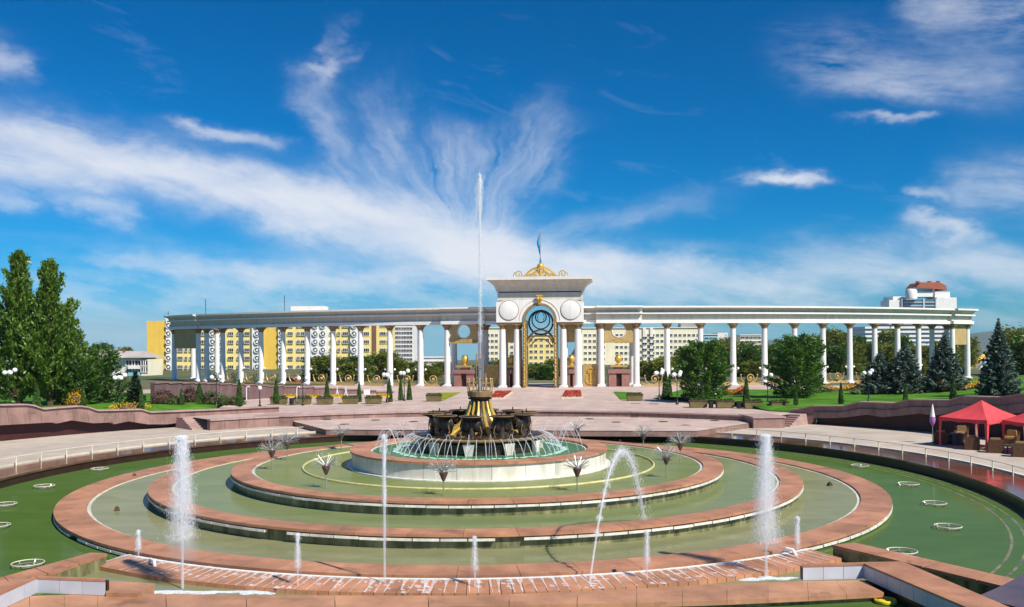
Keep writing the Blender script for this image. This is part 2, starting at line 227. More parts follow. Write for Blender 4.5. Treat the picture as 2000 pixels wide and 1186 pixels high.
G = dict(
    cap=mat('red_granite_coping', (.41, .193, .104), .5, .24, .8, .05, 30, .35, rnd=.12, fine=.2, fscale=26),
    deck=mat('orange_granite_deck', (.43, .215, .118), .5, .24, .9, .06, 20, .35, rnd=.06, fine=.18, fscale=22),
    pink=mat('pink_granite_paving', (.50, .375, .325), .7, .10, .5, .03, 12, .25, fine=.10, fscale=9),
    plaza=mat('beige_paving', (.47, .40, .335), .7, .10, .45, .03, 12, .25, fine=.1, fscale=8),
    wallp=mat('brown_pink_granite_wall', (.27, .165, .14), .6, .2, .9, .08, 14, .3, rnd=.1, fine=.15, fscale=14),
    step=mat('granite_step', (.40, .27, .24), .65, .14, .8, .04, 14, .3, rnd=.05),
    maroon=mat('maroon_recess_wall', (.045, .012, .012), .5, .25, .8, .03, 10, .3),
    purple=mat('purple_granite_wall', (.175, .105, .105), .6, .18, .8, .06, 12, .3, rnd=.1),
    polished=mat('polished_wet_granite', (.12, .058, .034), .09, .3, .8, .02, 5, .55, rnd=.12),
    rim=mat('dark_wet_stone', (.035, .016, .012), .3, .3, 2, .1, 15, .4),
    cream=mat('cream_marble', (.66, .62, .50), .45, .16, 2.2, .05, 20, .4, c2=(.72, .70, .62), stretch=(1, 1, .35), rnd=.06),
    algae=mat('algae_wall', (.13, .15, .06), .35, .5, 2.5, .1, 15, .4, c2=(.30, .28, .14), stretch=(1, 1, .3)),
    tilew=mat('white_ledge_tile', (.74, .72, .62), .4, .3, 4, .05, 20, .4, c2=(.80, .78, .70), rnd=.15),
    tileb=mat('grey_blue_tile', (.47, .50, .56), .3, .07, 1.5, .01, 20, .45, rnd=.05),
    tube=mat('yellow_pipe', (.55, .50, .22), .5, .2, 3, 0),
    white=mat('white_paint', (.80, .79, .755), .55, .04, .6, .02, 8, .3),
    frieze=mat('shade_grey_stucco', (.60, .575, .505), .65, .05, .5, .02, 8, .25),  # white stucco greyed for shade under the ledges, warmed against blue skylight
    gold=mat('gold_paint', (.66, .42, .075), .38, .2, 3, .05, 12, .6, .45),
    brass=mat('tan_gilding', (.52, .35, .13), .45, .2, 2.5, .08, 10, .5, .35),
    bronzec=mat('bronze_capital', (.30, .20, .10), .5, .25, 5, .15, 18, .4, .2),
    ochre=mat('ochre_stucco', (.44, .32, .14), .6, .12, .8, .03, 8, .3),
    iron=mat('black_iron', (.018, .015, .013), .4, .3, 3, 0, 1, .5),
    bronze=mat('dark_bronze', (.034, .024, .018), .36, .5, 4, .12, 14, .55, .35, c2=(.075, .05, .032)),
    steel=mat('steel', (.42, .41, .38), .35, .15, 5, 0, 1, .5, .6),
    urnp=mat('red_granite_block', (.30, .15, .12), .5, .15, 1.5, .04, 15, .35),
    lawn=mat('lawn', (.055, .17, .012), .85, .4, .5, .6, 18, .1, c2=(.10, .25, .02), fine=.35, fscale=7),
    lawny=mat('dry_lawn', (.20, .25, .02), .85, .3, .6, .6, 18, .1, c2=(.30, .32, .03), fine=.3, fscale=7),
    dirt=mat('far_ground', (.10, .13, .05), .9, .4, .05, 0, 1, .1, c2=(.16, .16, .09)),
    hill=mat('hazy_wooded_hill', (.075, .105, .10), .95, .25, .01, 0, 1, .05),  # woodland green with distance haze mixed into the colour
    kerb=mat('pale_kerb', (.62, .56, .44), .7, .12, 1, .03, 12, .2),
    yellow=mat('yellow_render', (.86, .68, .25), .75, .05, .25, .02, 4, .2),
    orange=mat('orange_render', (.80, .52, .09), .75, .05, .25, .02, 4, .2),
    creamw=mat('cream_render', (.84, .77, .56), .75, .05, .2, .02, 4, .2),
    pale=mat('pale_render', (.76, .73, .70), .75, .05, .2, .02, 4, .2),
    podium=mat('brown_podium', (.20, .10, .075), .7, .12, .4, .02, 4, .2),
    roofg=mat('grey_roof', (.40, .36, .33), .7, .15, .3, .03, 3, .2),
    rooff=mat('red_roof', (.36, .10, .05), .7, .12, .3),
    teal=mat('teal_cladding', (.22, .50, .58), .5, .1, .2),
    glass=mat('dark_window_glass', (.045, .05, .06), .15, .4, .3, 0, 1, .4, rnd=.8),
    glassb=mat('blue_glass', (.06, .14, .22), .1, .3, .3, 0, 1, .7),
    red=mat('red_canvas', (.66, .07, .08), .7, .1, 2, .05, 6, .2),
    wicker=mat('brown_wicker', (.10, .045, .018), .6, .35, 9, .5, 60, .35),
    cushion=mat('tan_cushion', (.36, .22, .09), .8, .15, 4),
    navy=mat('navy_cloth', (.012, .016, .045), .4, .3, 3, 0, 1, .5),
    lilac=mat('lilac_canvas', (.42, .16, .46), .7, .15, 3),
    flag=mat('sky_blue_flag', (.03, .32, .58), .7, .1, 2),
    globe=mat('white_globe', (.88, .88, .88), .25, .02, 1, 0, 1, .5),
    bark=mat('bark', (.09, .06, .04), .9, .3, 3, .4, 20, .1),
    planter=mat('olive_planter', (.16, .13, .055), .75, .25, 2, .1, 14, .2),
    yflower=leafmat('yellow_flowers', (.62, .36, .015), .2, .3),
    oflower=leafmat('orange_flowers', (.58, .20, .02), .2, .3),
    rflower=leafmat('red_flowers', (.42, .055, .035), .2, .4),
    yframe=mat('yellow_frame', (.70, .52, .03), .5, .1, 1),
    grate=mat('dark_grate', (.10, .055, .05), .5, .2, 3),
    poplar=leafmat('poplar_leaves', (.105, .205, .022), .35),
    lawnt=leafmat('lawn_tree_leaves', (.075, .180, .022), .36),
    broad=leafmat('broad_leaves', (.062, .145, .020), .33),
    olive=leafmat('olive_leaves', (.155, .20, .028), .35),
    thuja=leafmat('thuja_leaves', (.05, .12, .018), .25),
    spruce=leafmat('blue_spruce_needles', (.095, .15, .135), .2, .55),
    dspruce=leafmat('spruce_needles', (.022, .05, .022), .12, .4),
    shrubr=leafmat('dark_red_shrub', (.06, .02, .02), .2),
    shrubg=leafmat('green_shrub', (.06, .13, .015), .3),
    carb=mat('blue_car_paint', (.02, .045, .20), .25, .05, 1, 0, 1, .6),
    carr=mat('red_car_paint', (.45, .05, .03), .25, .05, 1, 0, 1, .6),
    rubber=mat('black_rubber', (.02, .02, .02), .7, .1, 3),
    spray=spraymat('water_spray', .48, (.97, .98, 1)), core=spraymat('water_jet_core', .42), thin=spraymat('water_thread', .5),
    foam=mat('white_foam', (.80, .83, .82), .5, .1, 6, .3, 12, .3), streak=spraymat('running_water', .85),
    teald=mat('teal_foam', (.42, .66, .55), .35, .15, 5, .3, 8, .4),
    w0=watermat('green_water', (.058, .112, .023), (.080, .138, .034), bscale=1.6, bump=.07, spec=.11),
    w1=watermat('olive_grey_water', (.185, .195, .092), (.255, .255, .135), bump=.10, bscale=2.5),
    w2=watermat('olive_water', (.150, .195, .078), (.210, .235, .105), bump=.10, bscale=2.5),
    w3=watermat('yellow_green_water', (.140, .185, .055), (.225, .240, .085), bump=.2, bscale=3.5),
    w4=watermat('teal_water', (.04, .13, .055), (.09, .20, .095), bump=.25, bscale=4),
)

wet(G['cap']); wet(G['deck']); wet(G['step'], .8); wet(G['wallp'], .8); pave(G['pink'], 1.1); pave(G['plaza'], .9, .84, .06)
for k_, lo_ in (('white', .90), ('frieze', .84), ('cream', .72), ('yellow', .86), ('orange', .88), ('creamw', .88), ('pale', .86), ('purple', .75), ('wallp', .75), ('algae', .55)): streaks(G[k_], lo_)

# ---------------------------------------------------------------- mesh builders
class MB:
    def __init__(s): s.v, s.f, s.m = [], [], []; s.cur = 0
    def add(s, vs, fs):
        b = len(s.v); s.v += [tuple(p) for p in vs]; s.f += [tuple(i + b for i in f) for f in fs]; s.m += [s.cur] * len(fs); return s
    def box(s, c, d, rz=0., taper=1.):
        x, y, z = d[0] / 2, d[1] / 2, d[2]; co, si = math.cos(rz), math.sin(rz); vs = []
        for k, t in ((0, 1), (1, taper)):
            for i, j in ((-1, -1), (1, -1), (1, 1), (-1, 1)):
                px, py = i * x * t, j * y * t; vs.append((c[0] + px * co - py * si, c[1] + px * si + py * co, c[2] + k * z))
        return s.add(vs, [(3, 2, 1, 0), (4, 5, 6, 7), (0, 1, 5, 4), (1, 2, 6, 5), (2, 3, 7, 6), (3, 0, 4, 7)])
    def prism(s, poly, z0, z1):
        n = len(poly)
        g = lambda z, i: z[i] if isinstance(z, (list, tuple)) else z
        vs = [(p[0], p[1], g(z0, i)) for i, p in enumerate(poly)] + [(p[0], p[1], g(z1, i)) for i, p in enumerate(poly)]
        a = sum(poly[i][0] * poly[(i + 1) % n][1] - poly[(i + 1) % n][0] * poly[i][1] for i in range(n))
        fs = [tuple(range(n))[::-1], tuple(range(n, 2 * n))] + [(i, (i + 1) % n, (i + 1) % n + n, i + n) for i in range(n)]
        if a < 0: fs = [f[::-1] for f in fs]
        return s.add(vs, fs)
    def lathe(s, prof, c=(0, 0, 0), n=24, a0=0., a1=2 * PI):
        full = abs(a1 - a0 - 2 * PI) < 1e-6; m = n if full else n + 1; vs = []
        for i in range(m):
            a = a0 + (a1 - a0) * i / n
            for r, z in prof: vs.append((c[0] + r * math.cos(a), c[1] + r * math.sin(a), c[2] + z))
        k = len(prof); fs = []
        for i in range(n):
            j = (i + 1) % m
            for q in range(k - 1): fs.append((i * k + q, j * k + q, j * k + q + 1, i * k + q + 1))
        return s.add(vs, fs)
    def ring(s, r0, r1, z0, z1, a0=0., a1=2 * PI, n=64, c=(0, 0)):
        pr = [(r0, z0), (r1, z0), (r1, z1), (r0, z1), (r0, z0)]
        s.lathe(pr, (c[0], c[1], 0), n, a0, a1)
        if abs(a1 - a0 - 2 * PI) > 1e-6:
            for a in (a0, a1):
                f = [(c[0] + r * math.cos(a), c[1] + r * math.sin(a), z) for r, z in pr[:4]]
                s.add(f, [(0, 1, 2, 3) if a == a0 else (3, 2, 1, 0)])
        return s
    def tube(s, pts, r, n=6, closed=False):
        pts = [Vector(p) for p in pts]; k = len(pts); rs = r if isinstance(r, (list, tuple)) else [r] * k
        vs = []; up = Vector((0.03, .02, 1)).normalized(); prev = None
        for i, p in enumerate(pts):
            if closed: t = pts[(i + 1) % k] - pts[i - 1]
            else: t = pts[min(i + 1, k - 1)] - pts[max(i - 1, 0)]
            if t.length < 1e-9: t = Vector((0, 0, 1))
            t.normalize()
            a = prev if prev is not None else (up if abs(t.dot(up)) < .9 else Vector((1, 0, 0)))
            b = (a - t * a.dot(t))
            if b.length < 1e-6: b = Vector((1, 0, 0)) - t * t.x
            b.normalize(); prev = b; cc = t.cross(b)
            for j in range(n):
                q = 2 * PI * j / n; vs.append(p + (b * math.cos(q) + cc * math.sin(q)) * rs[i])
        fs = []
        for i in range(k if closed else k - 1):
            i2 = (i + 1) % k
            for j in range(n): fs.append((i * n + j, i * n + (j + 1) % n, i2 * n + (j + 1) % n, i2 * n + j))
        if not closed: fs += [tuple(range(n))[::-1], tuple(range((k - 1) * n, k * n))]
        return s.add(vs, fs)
    def ball(s, c, r, n=12, m=8, sq=(1, 1, 1)):
        pr = [(max(1e-4, math.sin(PI * i / m)), -math.cos(PI * i / m)) for i in range(m + 1)]
        b = MB().lathe(pr, n=n); return s.add([(c[0] + v[0] * r * sq[0], c[1] + v[1] * r * sq[1], c[2] + v[2] * r * sq[2]) for v in b.v], b.f)
    def moved(s, M4):
        o = MB(); o.v = [tuple(M4 @ Vector(v)) for v in s.v]; o.f = list(s.f); o.m = list(s.m); return o
    def join(s, o):
        b = len(s.v); s.v += o.v; s.f += [tuple(i + b for i in f) for f in o.f]; s.m += [q + s.cur for q in o.m]; return s
    def mesh(s, name, mats, smooth=False):
        me = bpy.data.meshes.new(name); me.from_pydata(s.v, [], s.f)
        for m in (mats if isinstance(mats, (list, tuple)) else [mats]): me.materials.append(m)
        if any(s.m): me.polygons.foreach_set('material_index', s.m)
        if smooth:
            me.polygons.foreach_set('use_smooth', [True] * len(s.f))
            try: me.set_sharp_from_angle(angle=rad(38))
            except Exception: pass
        me.update(); return me
    def build(s, name, mats, parent=None, smooth=False, world=False):
        if world and parent is not None:
            L = parent.location; s.v = [(a - L.x, b - L.y, c - L.z) for a, b, c in s.v]
        return link(name, s.mesh(name, mats, smooth), parent)
def link(name, me, parent=None, loc=(0, 0, 0), rz=0., sc=None):
    o = bpy.data.objects.new(name, me); COL.objects.link(o); o.parent = parent; o.location = loc; o.rotation_euler.z = rz
    if sc is not None: o.scale = (sc,) * 3 if isinstance(sc, (int, float)) else sc
    return o
def tag(o, label=None, cat=None, group=None, kind=None):
    if label: o['label'] = label
    if cat: o['category'] = cat
    if group: o['group'] = group
    if kind: o['kind'] = kind
    return o
def thing(name, label, cat, loc=(0, 0, 0), rz=0., group=None):
    return tag(link(name, None, None, loc, rz), label, cat, group)
def struct(o, label=None): o['kind'] = 'structure'; o['label'] = label or o.name.replace('_', ' '); return o
def dup(root, loc, rz=0., label=None, sc=None):
    def cp(o, par):
        c = o.copy(); COL.objects.link(c); c.parent = par
        for ch in KIDS[o.name]: cp(ch, c)
        return c
    if root.name not in KIDS:
        def reg(o):
            KIDS[o.name] = list(o.children)
            for ch in o.children: reg(ch)
        reg(root)
    r = cp(root, None); r.location = loc; r.rotation_euler = (0, 0, rz)
    if sc is not None: r.scale = (sc,) * 3 if isinstance(sc, (int, float)) else sc
    if label: r['label'] = label
    return r
KIDS = {}
def cards(P, size, D=None, long=1.0, flat=0.):
    """leaf quads: centres P, optional directions D"""
    n = len(P); a = RNG.normal(size=(n, 3))
    if D is not None: a = a * .35 + D
    a /= np.linalg.norm(a, axis=1)[:, None] + 1e-9
    b = RNG.normal(size=(n, 3)); b[:, 2] *= (1 - flat); b -= a * (a * b).sum(1)[:, None]; b /= np.linalg.norm(b, axis=1)[:, None] + 1e-9
    sz = size * RNG.uniform(.6, 1.35, (n, 1)); A, B = a * sz * long, b * sz * .5
    V = np.stack([P - A * .5, P + B * .55 - A * .05, P + A * .5, P - B * .55 - A * .05], 1).reshape(-1, 3)
    return V
def cardmesh(name, Vs, m):
    V = np.concatenate(Vs).astype(np.float32); n = len(V) // 4; me = bpy.data.meshes.new(name)
    me.vertices.add(4 * n); me.vertices.foreach_set('co', V.ravel()); me.loops.add(4 * n); me.loops.foreach_set('vertex_index', np.arange(4 * n, dtype=np.int32))
    me.polygons.add(n); me.polygons.foreach_set('loop_start', np.arange(0, 4 * n, 4, dtype=np.int32)); me.polygons.foreach_set('loop_total', np.full(n, 4, np.int32))
    me.materials.append(m); me.update(); me.validate(); return me

# ================================================================ the ground, pools and paving
FC = Vector((-1.8, 50.0, 0))                                # centre of the fountain
def pol(r, a, z=0.): return (FC.x + r * math.sin(a), FC.y + r * math.cos(a), z)   # a = 0 is away from the camera
TZ = .90                                                    # terrace level
def annulus(name, r0, r1, z, m, a0=0., a1=2 * PI, n=128, zf=None, nr=1):
    b = MB(); vs = []; fs = []
    for i in range(n + 1):
        a = a0 + (a1 - a0) * i / n
        for k in range(nr + 1):
            r = r0 * (r1 / r0) ** (k / nr) if r0 > 0 and nr > 1 else r0 + (r1 - r0) * k / nr
            x, y, _ = pol(r, a); vs.append((x, y, zf(x, y, r) if zf else z))
    for i in range(n):
        for k in range(nr): p = i * (nr + 1) + k; fs.append((p, p + 1, p + nr + 2, p + nr + 1))
    b.add(vs, fs); return struct(b.build(name, m))
def farz(x, y, r): return .82 - max(0, r - 150) * .0165 + (max(0, x - 60) * .012 if y > 150 else 0)
annulus('ground', 42.5, 5000, 0, G['dirt'], n=160, zf=farz, nr=24)
struct(MB().ring(0.01, 43, -1.6, -1.5, n=48, c=(FC.x, FC.y)).build('pool_floor', G['algae']), 'algae covered floor under the pools')
annulus('plaza', 28.6, 43.2, 0.0, G['plaza'], rad(-142), rad(142), 160)
annulus('terrace', 36, 95, TZ, G['pink'], rad(-41), rad(41), 80, nr=3)
o = annulus('pool_water', 20.6, 28.4, -.55, G['w0'], n=160); o['label'] = 'deep green water in the outermost ring pool'
b = MB(); b.add([(-34, 18, -.554), (34, 18, -.554), (34, 31, -.554), (-34, 31, -.554)], [(0, 1, 2, 3)]); struct(b.build('pond_water', G['w0']), 'dark green pond water in front of the deck')

# ---- four raised ring basins
def basin(label, r_out, wid, z, zw_out, zw_in, n, wmat, wallm, panels=None, tiles=True):
    t = thing('fountain_basin', label, 'basin', (FC.x, FC.y, zw_out))
    Z = lambda q: q - zw_out
    da = 2 * PI / n; gap = .008 / r_out
    sl_ = MB().ring(r_out - wid, r_out, Z(z - .10), Z(z), gap, da - gap, 4 if n < 40 else 3).mesh('coping_stone', G['cap'])
    for i in range(n): link('coping_stone', sl_, t, (0, 0, RNG.uniform(-.002, .002)), i * da)
    MB().ring(r_out - wid + .12, r_out - .16, Z(zw_out - .25), Z(z - .1005), n=96).build('wall', G[wallm], t, True)
    MB().ring(r_out - wid - .16, r_out - wid - .004, Z(zw_in - .2), Z(zw_in + .012), n=96).build('inner_ledge', G['cream'], t, True)
    if tiles:
        nt = n * 2; dt = 2 * PI / nt; tm = MB().ring(r_out - .16, r_out + .015, Z(z - .245), Z(z - .155), .0015, dt - .0015, 3).mesh('ledge_tile', G['tilew'])
        for i in range(nt):
            if RNG.random() < .95: link('ledge_tile', tm, t, (0, 0, RNG.uniform(-.012, .004)), i * dt + .01)
    if panels:
        dp = 2 * PI / panels; pm = MB().ring(r_out - .158, r_out - .10, Z(zw_out - .1), Z(z - .1008), .0015, dp - .0015, 3).mesh('wall_panel', G['cream'])
        for i in range(panels): link('wall_panel', pm, t, (0, 0, 0), i * dp)
        MB().ring(r_out - .1, r_out + .16, Z(zw_out - .1), Z(zw_out + .05), n=96).build('foot_ledge', G['tilew'], t, True)
    w = MB(); w.lathe([(.02, 0), (r_out - wid - .1, 0)], (FC.x, FC.y, zw_in), 96); w.f = [f[::-1] for f in w.f]
    # keep normals up
    o = struct(w.build('pool_water', G[wmat]), 'water held by the ' + label)
    return t
# lowest first; the water of one basin surrounds the wall of the next
basin('widest red granite ring basin, lowest of the four', 20.7, 1.35, -.245, -.55, -.33, 64, 'w1', 'algae')
basin('second ring basin inwards with white ledge tiles under its coping', 16.75, 1.08, .23, -.33, .14, 52, 'w2', 'algae')
basin('third ring basin inwards with dandelion sprays standing in its water', 12.9, 1.0, .75, .14, .67, 44, 'w3', 'algae')
basin('small high centre basin with cream marble wall', 6.92, 1.05, 1.545, .67, 1.42, 28, 'w4', 'cream', panels=26, tiles=False)
tag(MB().tube([pol(9.35, 2 * PI * i / 96, .70) for i in range(96)], .055, 8, True).build('pipe_ring', G['tube'], None, True), 'yellow pipe ring lying in the water round the centre basin', 'pipe')
b = MB()
for i in range(96):
    a = 2 * PI * i / 96; r = 4.55 + RNG.normal() * .07; p = pol(r, a, 1.425)
    b.ball(p, .17, 7, 4, (RNG.uniform(.7, 1.3), RNG.uniform(.7, 1.3), .13))
tag(b.build('foam_ring', G['teald'], None, True), 'ring of pale teal foam where the fountain threads land', 'foam', kind='stuff')

# ---- outer wall, polished walk and rail
OW0, OW1 = rad(-137), rad(137)
t = thing('pool_edge', 'dark polished granite walk curving round the outer pool', 'pool edge', (FC.x, FC.y, 0))
OW0, OW1 = rad(-137), rad(149)
def ro(a): return 2.3 * (max(0, a - rad(92)) / rad(51)) ** 1.5
nb = 75; da = (OW1 - OW0) / nb
pm = MB().ring(25.72, 28.5, -.12, 0.0, 0, da - .0003, 4).mesh('walk_stone', G['polished'])
def arc_block(r0, r1, z0, z1, a0, a1, n):
    b = MB(); vs = []
    for i in range(n + 1):
        a = a0 + (a1 - a0) * i / n; o_ = ro(a)
        for r, z in ((r0, z0), (r1, z0), (r1, z1), (r0, z1)): vs.append(((r + o_) * math.sin(a), (r + o_) * math.cos(a), z))
    b.add(vs, [(4 * i + j, 4 * i + 4 + j, 4 * i + 4 + (j + 1) % 4, 4 * i + (j + 1) % 4) for i in range(n) for j in range(4)] + [(0, 1, 2, 3), tuple(4 * n + j for j in range(4))[::-1]]); return b
for i in range(nb):
    a0 = OW0 + i * da
    if a0 + da < rad(91): link('walk_stone', pm, t, (0, 0, RNG.uniform(-.002, .002)), PI / 2 - a0 - da)
    else: arc_block(25.72, 28.5, -.12, RNG.uniform(-.002, .002), a0 + .0002, a0 + da - .0002, 4).build('walk_stone', G['polished'], t)
arc_block(25.80, 26.3, -1.4, -.121, OW0, OW1, 150).build('rim_wall', G['rim'], t, True)
arc_block(28.5, 28.75, -.2, .10, OW0, OW1, 150).build('kerb', G['kerb'], t, True)
for k, rr in enumerate((25.35, 24.9, 24.4)):
    o = arc_block(rr - .10, rr, -.60, -.546 - .0005 * k, rad(40), rad(149), 90).build('pool_step', G['algae']); o.location = (FC.x, FC.y, 0); struct(o, 'submerged step along the right rim of the outer pool')
rl = thing('handrail', 'low white handrail on short posts behind the polished walk', 'handrail', (FC.x, FC.y, 0))
MB().tube([(28.3 * math.sin(a), 28.3 * math.cos(a), .52) for a in np.linspace(rad(-128), rad(-32), 70)], .026, 6).build('rail', G['kerb'], rl, True)
MB().tube([(28.3 * math.sin(a), 28.3 * math.cos(a), .52) for a in np.linspace(rad(32), rad(128), 70)], .02, 6).build('rail', G['kerb'], rl, True)
pm = MB().lathe([(0, 0), (.05, 0), (.05, .03), (.035, .05), (.035, .5), (0, .5)], n=8).mesh('rail_post', G['kerb'], True)
for sgn in (-1, 1):
    for k in range(23):
        a = sgn * rad(33 + 4.25 * k); link('rail_post', pm, rl, (28.3 * math.sin(a), 28.3 * math.cos(a), 0))
# ---- stage slab behind the pool
def poly(pts, Z): return [tuple(gr(x, y, Z))[:2] for x, y in pts]
SZ = .42
st = thing('stage', 'low pink granite stage reaching over the back of the pool', 'stage', (0, 72, SZ))
sp = poly([(637, 839), (1361, 842), (1470, 825.5), (1500, 815), (540, 812), (570, 822)], SZ)
MB().prism(sp, -.02, SZ - .004).build('fascia', G['wallp'], st, world=True)
MB().prism([(x * 1.002, y - .04 if y < 74 else y) for x, y in sp], SZ - .003, SZ).build('paving', G['pink'], st, world=True)
b = MB(); p0 = sp[0]; p1 = sp[1]
for x, y, lab in [(639, 820, 'back one at the left end'), (734, 821, 'middle one on the left half'), (673, 829, 'front one at the left end'), (797, 814, 'backmost one left of the bronze fountain'), (808, 824, 'one just left of the bronze fountain'), (1152, 818.5, 'one nearest the bronze fountain on its right'), (1204, 825, 'front one right of the bronze fountain'), (1240, 815, 'backmost one on the right half'), (1296, 824, 'middle one on the right half'), (1339, 831, 'front one at the right end'), (1396, 822, 'back one at the right end'), (1020, 832, 'one hidden behind the bowls')]:
    q = gr(x, y, SZ)
    g_ = MB().lathe([(0, .0), (.42, 0), (.42, .02), (.36, .035), (.30, .02), (0, .02)], n=20)
    for k in range(-3, 4): g_.box((k * .085, 0, .018), (.03, math.sqrt(.09 - (k * .085) ** 2) * 2 if abs(k) < 4 else .1, .012))
    o = g_.build('floor_grate', G['grate']); o.location = (q.x, q.y, SZ + .002)
    tag(o, 'dark round floor grate in the stage, ' + lab, 'grate', 'round grates in the stage floor')
tr = thing('terrace_wall', 'low granite retaining wall along the front of the terrace', 'wall', (FC.x, FC.y, 0))
nb = 40; da = rad(82) / nb
pm = MB().ring(35.8, 36.4, 0, TZ - .10, .0003, da - .0003, 2).mesh('wall_block', G['wallp']); cpm = MB().ring(35.7, 36.4, TZ - .0995, TZ + .02, .0003, da - .0003, 2).mesh('coping_stone', G['step'])
for i in range(nb): link('wall_block', pm, tr, (0, 0, 0), PI / 2 - rad(41) + i * da); link('coping_stone', cpm, tr, (0, 0, 0), PI / 2 - rad(41) + i * da)
for x0, x1, lab in ((500, 571, 'left'), (1472, 1533, 'right')):
    ps = [gr(x0, 833 if x0 < 900 else 837, 0), gr(x1, 833 if x0 < 900 else 836, 0)]
    d = (ps[1] - ps[0]).normalized(); nrm = Vector((-d.y, d.x, 0)); 
    if nrm.y < 0: nrm = -nrm
    q = [ps[0], ps[1], ps[1] + nrm * 3.2, ps[0] + nrm * 3.2]; c = sum(q, Vector()) / 4
    bt = thing('granite_block', 'plain granite end block at the %s side of the stage' % lab, 'block', (c.x, c.y, 0))
    MB().prism([tuple(p)[:2] for p in q], 0, TZ - .06).build('body', G['wallp'], bt, world=True)
    q2 = [p + (p - c).normalized() * .12 for p in q]
    MB().prism([tuple(p)[:2] for p in q2], TZ - .059, TZ + .06).build('coping_stone', G['step'], bt, world=True)
for sgn, lab in ((-1, 'left'), (1, 'right')):
    s_ = thing('stone_steps', 'short flight of granite steps between %s curved wall and stage block' % lab, 'steps', (FC.x, FC.y, 0))
    a0, a1 = sorted((PI / 2 - sgn * rad(36.5), PI / 2 - sgn * rad(42.5)))
    for k in range(6):
        MB().ring(37.2 + k * .42, 40.6, k * .15 + .002, k * .15 + .148, a0 + k * .0006, a1 - k * .0006, 6).build('step', G['step'], s_)

# ---- curved retaining walls with dark recess
def ray_circle(x, y, R):
    u, v = ray(x, y); a = u * u + 1; bq = -2 * (u * FC.x + FC.y); c = FC.x ** 2 + FC.y ** 2 - R * R
    Y = (-bq + math.sqrt(bq * bq - 4 * a * c)) / (2 * a); return at(x, y, Y)
def curved_wall(lab, top, bot, flat):
    t = thing('retaining_wall', 'curved granite retaining wall with wavy coping on the %s' % lab, 'wall', (FC.x, FC.y, 0))
    R = 40.6; ang = lambda p: math.atan2(p.x - FC.x, p.y - FC.y)
    T = sorted((ang(p), p.z) for p in (ray_circle(x, y, R + .25) for x, y in top)); B = sorted((ang(p), p.z) for p in (ray_circle(x, y, R) for x, y in bot))
    ta, tz = zip(*T); ba, bz = zip(*B)
    lo, hi = ta[0], ta[-1]; n = 26
    edges = np.linspace(lo, hi, n + 1)
    for i in range(n):
        a0, a1 = edges[i] + .00022, edges[i + 1] - .00022; m = 8
        b = MB(); cpb = MB(); vs = []; cv = []
        for k in range(m + 1):
            a = a0 + (a1 - a0) * k / m; zt = float(np.interp(a, ta, tz)) - .1; zb = max(0.02, float(np.interp(a, ba, bz)) if ba[0] <= a <= ba[-1] else 0.02)
            zb = min(zb, zt - .3); zm = zb + (zt - zb) * .52
            for r, z in ((R, zb), (R, zm), (R + .14, zm + .02), (R + .14, zt), (R + .7, zt), (R + .7, zb)): x, y, _ = pol(r, a); vs.append((x, y, z))
            for r, z in ((R - .02, zt + .001), (R - .02, zt + .1), (R + .8, zt + .1), (R + .8, zt + .001)): x, y, _ = pol(r, a); cv.append((x, y, z))
        fs = [(k * 6 + j, (k + 1) * 6 + j, (k + 1) * 6 + (j + 1) % 6, k * 6 + (j + 1) % 6) for k in range(m) for j in range(6)] + [(0, 1, 2, 3, 4, 5), tuple(m * 6 + j for j in range(6))[::-1]]
        b.add(vs, fs).build('wall_panel', G['wallp'], t, world=True)
        fs = [(k * 4 + j, (k + 1) * 4 + j, (k + 1) * 4 + (j + 1) % 4, k * 4 + (j + 1) % 4) for k in range(m) for j in range(4)] + [(0, 1, 2, 3), tuple(m * 4 + j for j in range(4))[::-1]]
        cpb.add(cv, fs).build('coping_stone', G['step'], t, world=True)
        if min(v[2] for v in vs) > .2:
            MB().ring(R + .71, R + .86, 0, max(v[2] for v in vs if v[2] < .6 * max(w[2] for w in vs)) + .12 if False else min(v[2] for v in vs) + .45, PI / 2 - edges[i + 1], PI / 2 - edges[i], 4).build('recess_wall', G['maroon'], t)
    b0, b1 = PI / 2 - hi, PI / 2 - lo
    return t
LT = [(-260, 780), (-160, 786), (-80, 784), (0, 789.6), (51, 788.8), (64, 791), (83, 797.6), (99, 796), (154, 792), (170, 794), (189, 800.5), (224, 800), (275, 798.4), (293, 804), (320, 803), (420, 799), (500, 795), (545, 793)]
LB = [(-260, 832), (-100, 832), (0, 831), (107, 825), (109, 828), (141, 821), (183, 827), (222, 825), (223, 829), (252, 823), (288, 829), (327, 829), (365, 824), (420, 820), (466, 818), (468, 833), (545, 833)]
RT = [(1545, 799), (1560, 798), (1588, 792), (1650, 792), (1679, 784), (1749, 786.6), (1778, 779.6), (1857, 780.7), (1881, 773), (1954, 775), (2000, 768.6), (2080, 768), (2200, 760)]
RB = [(1545, 836), (1587, 836), (1589, 816), (1619, 817), (1652, 815.5), (1694, 810), (1723, 815), (1758, 812), (1795, 808), (1824, 811.5), (1870, 806), (1920, 812), (2000, 806), (2200, 800)]
curved_wall('left', LT, LB, True); curved_wall('right', RT, RB, False)

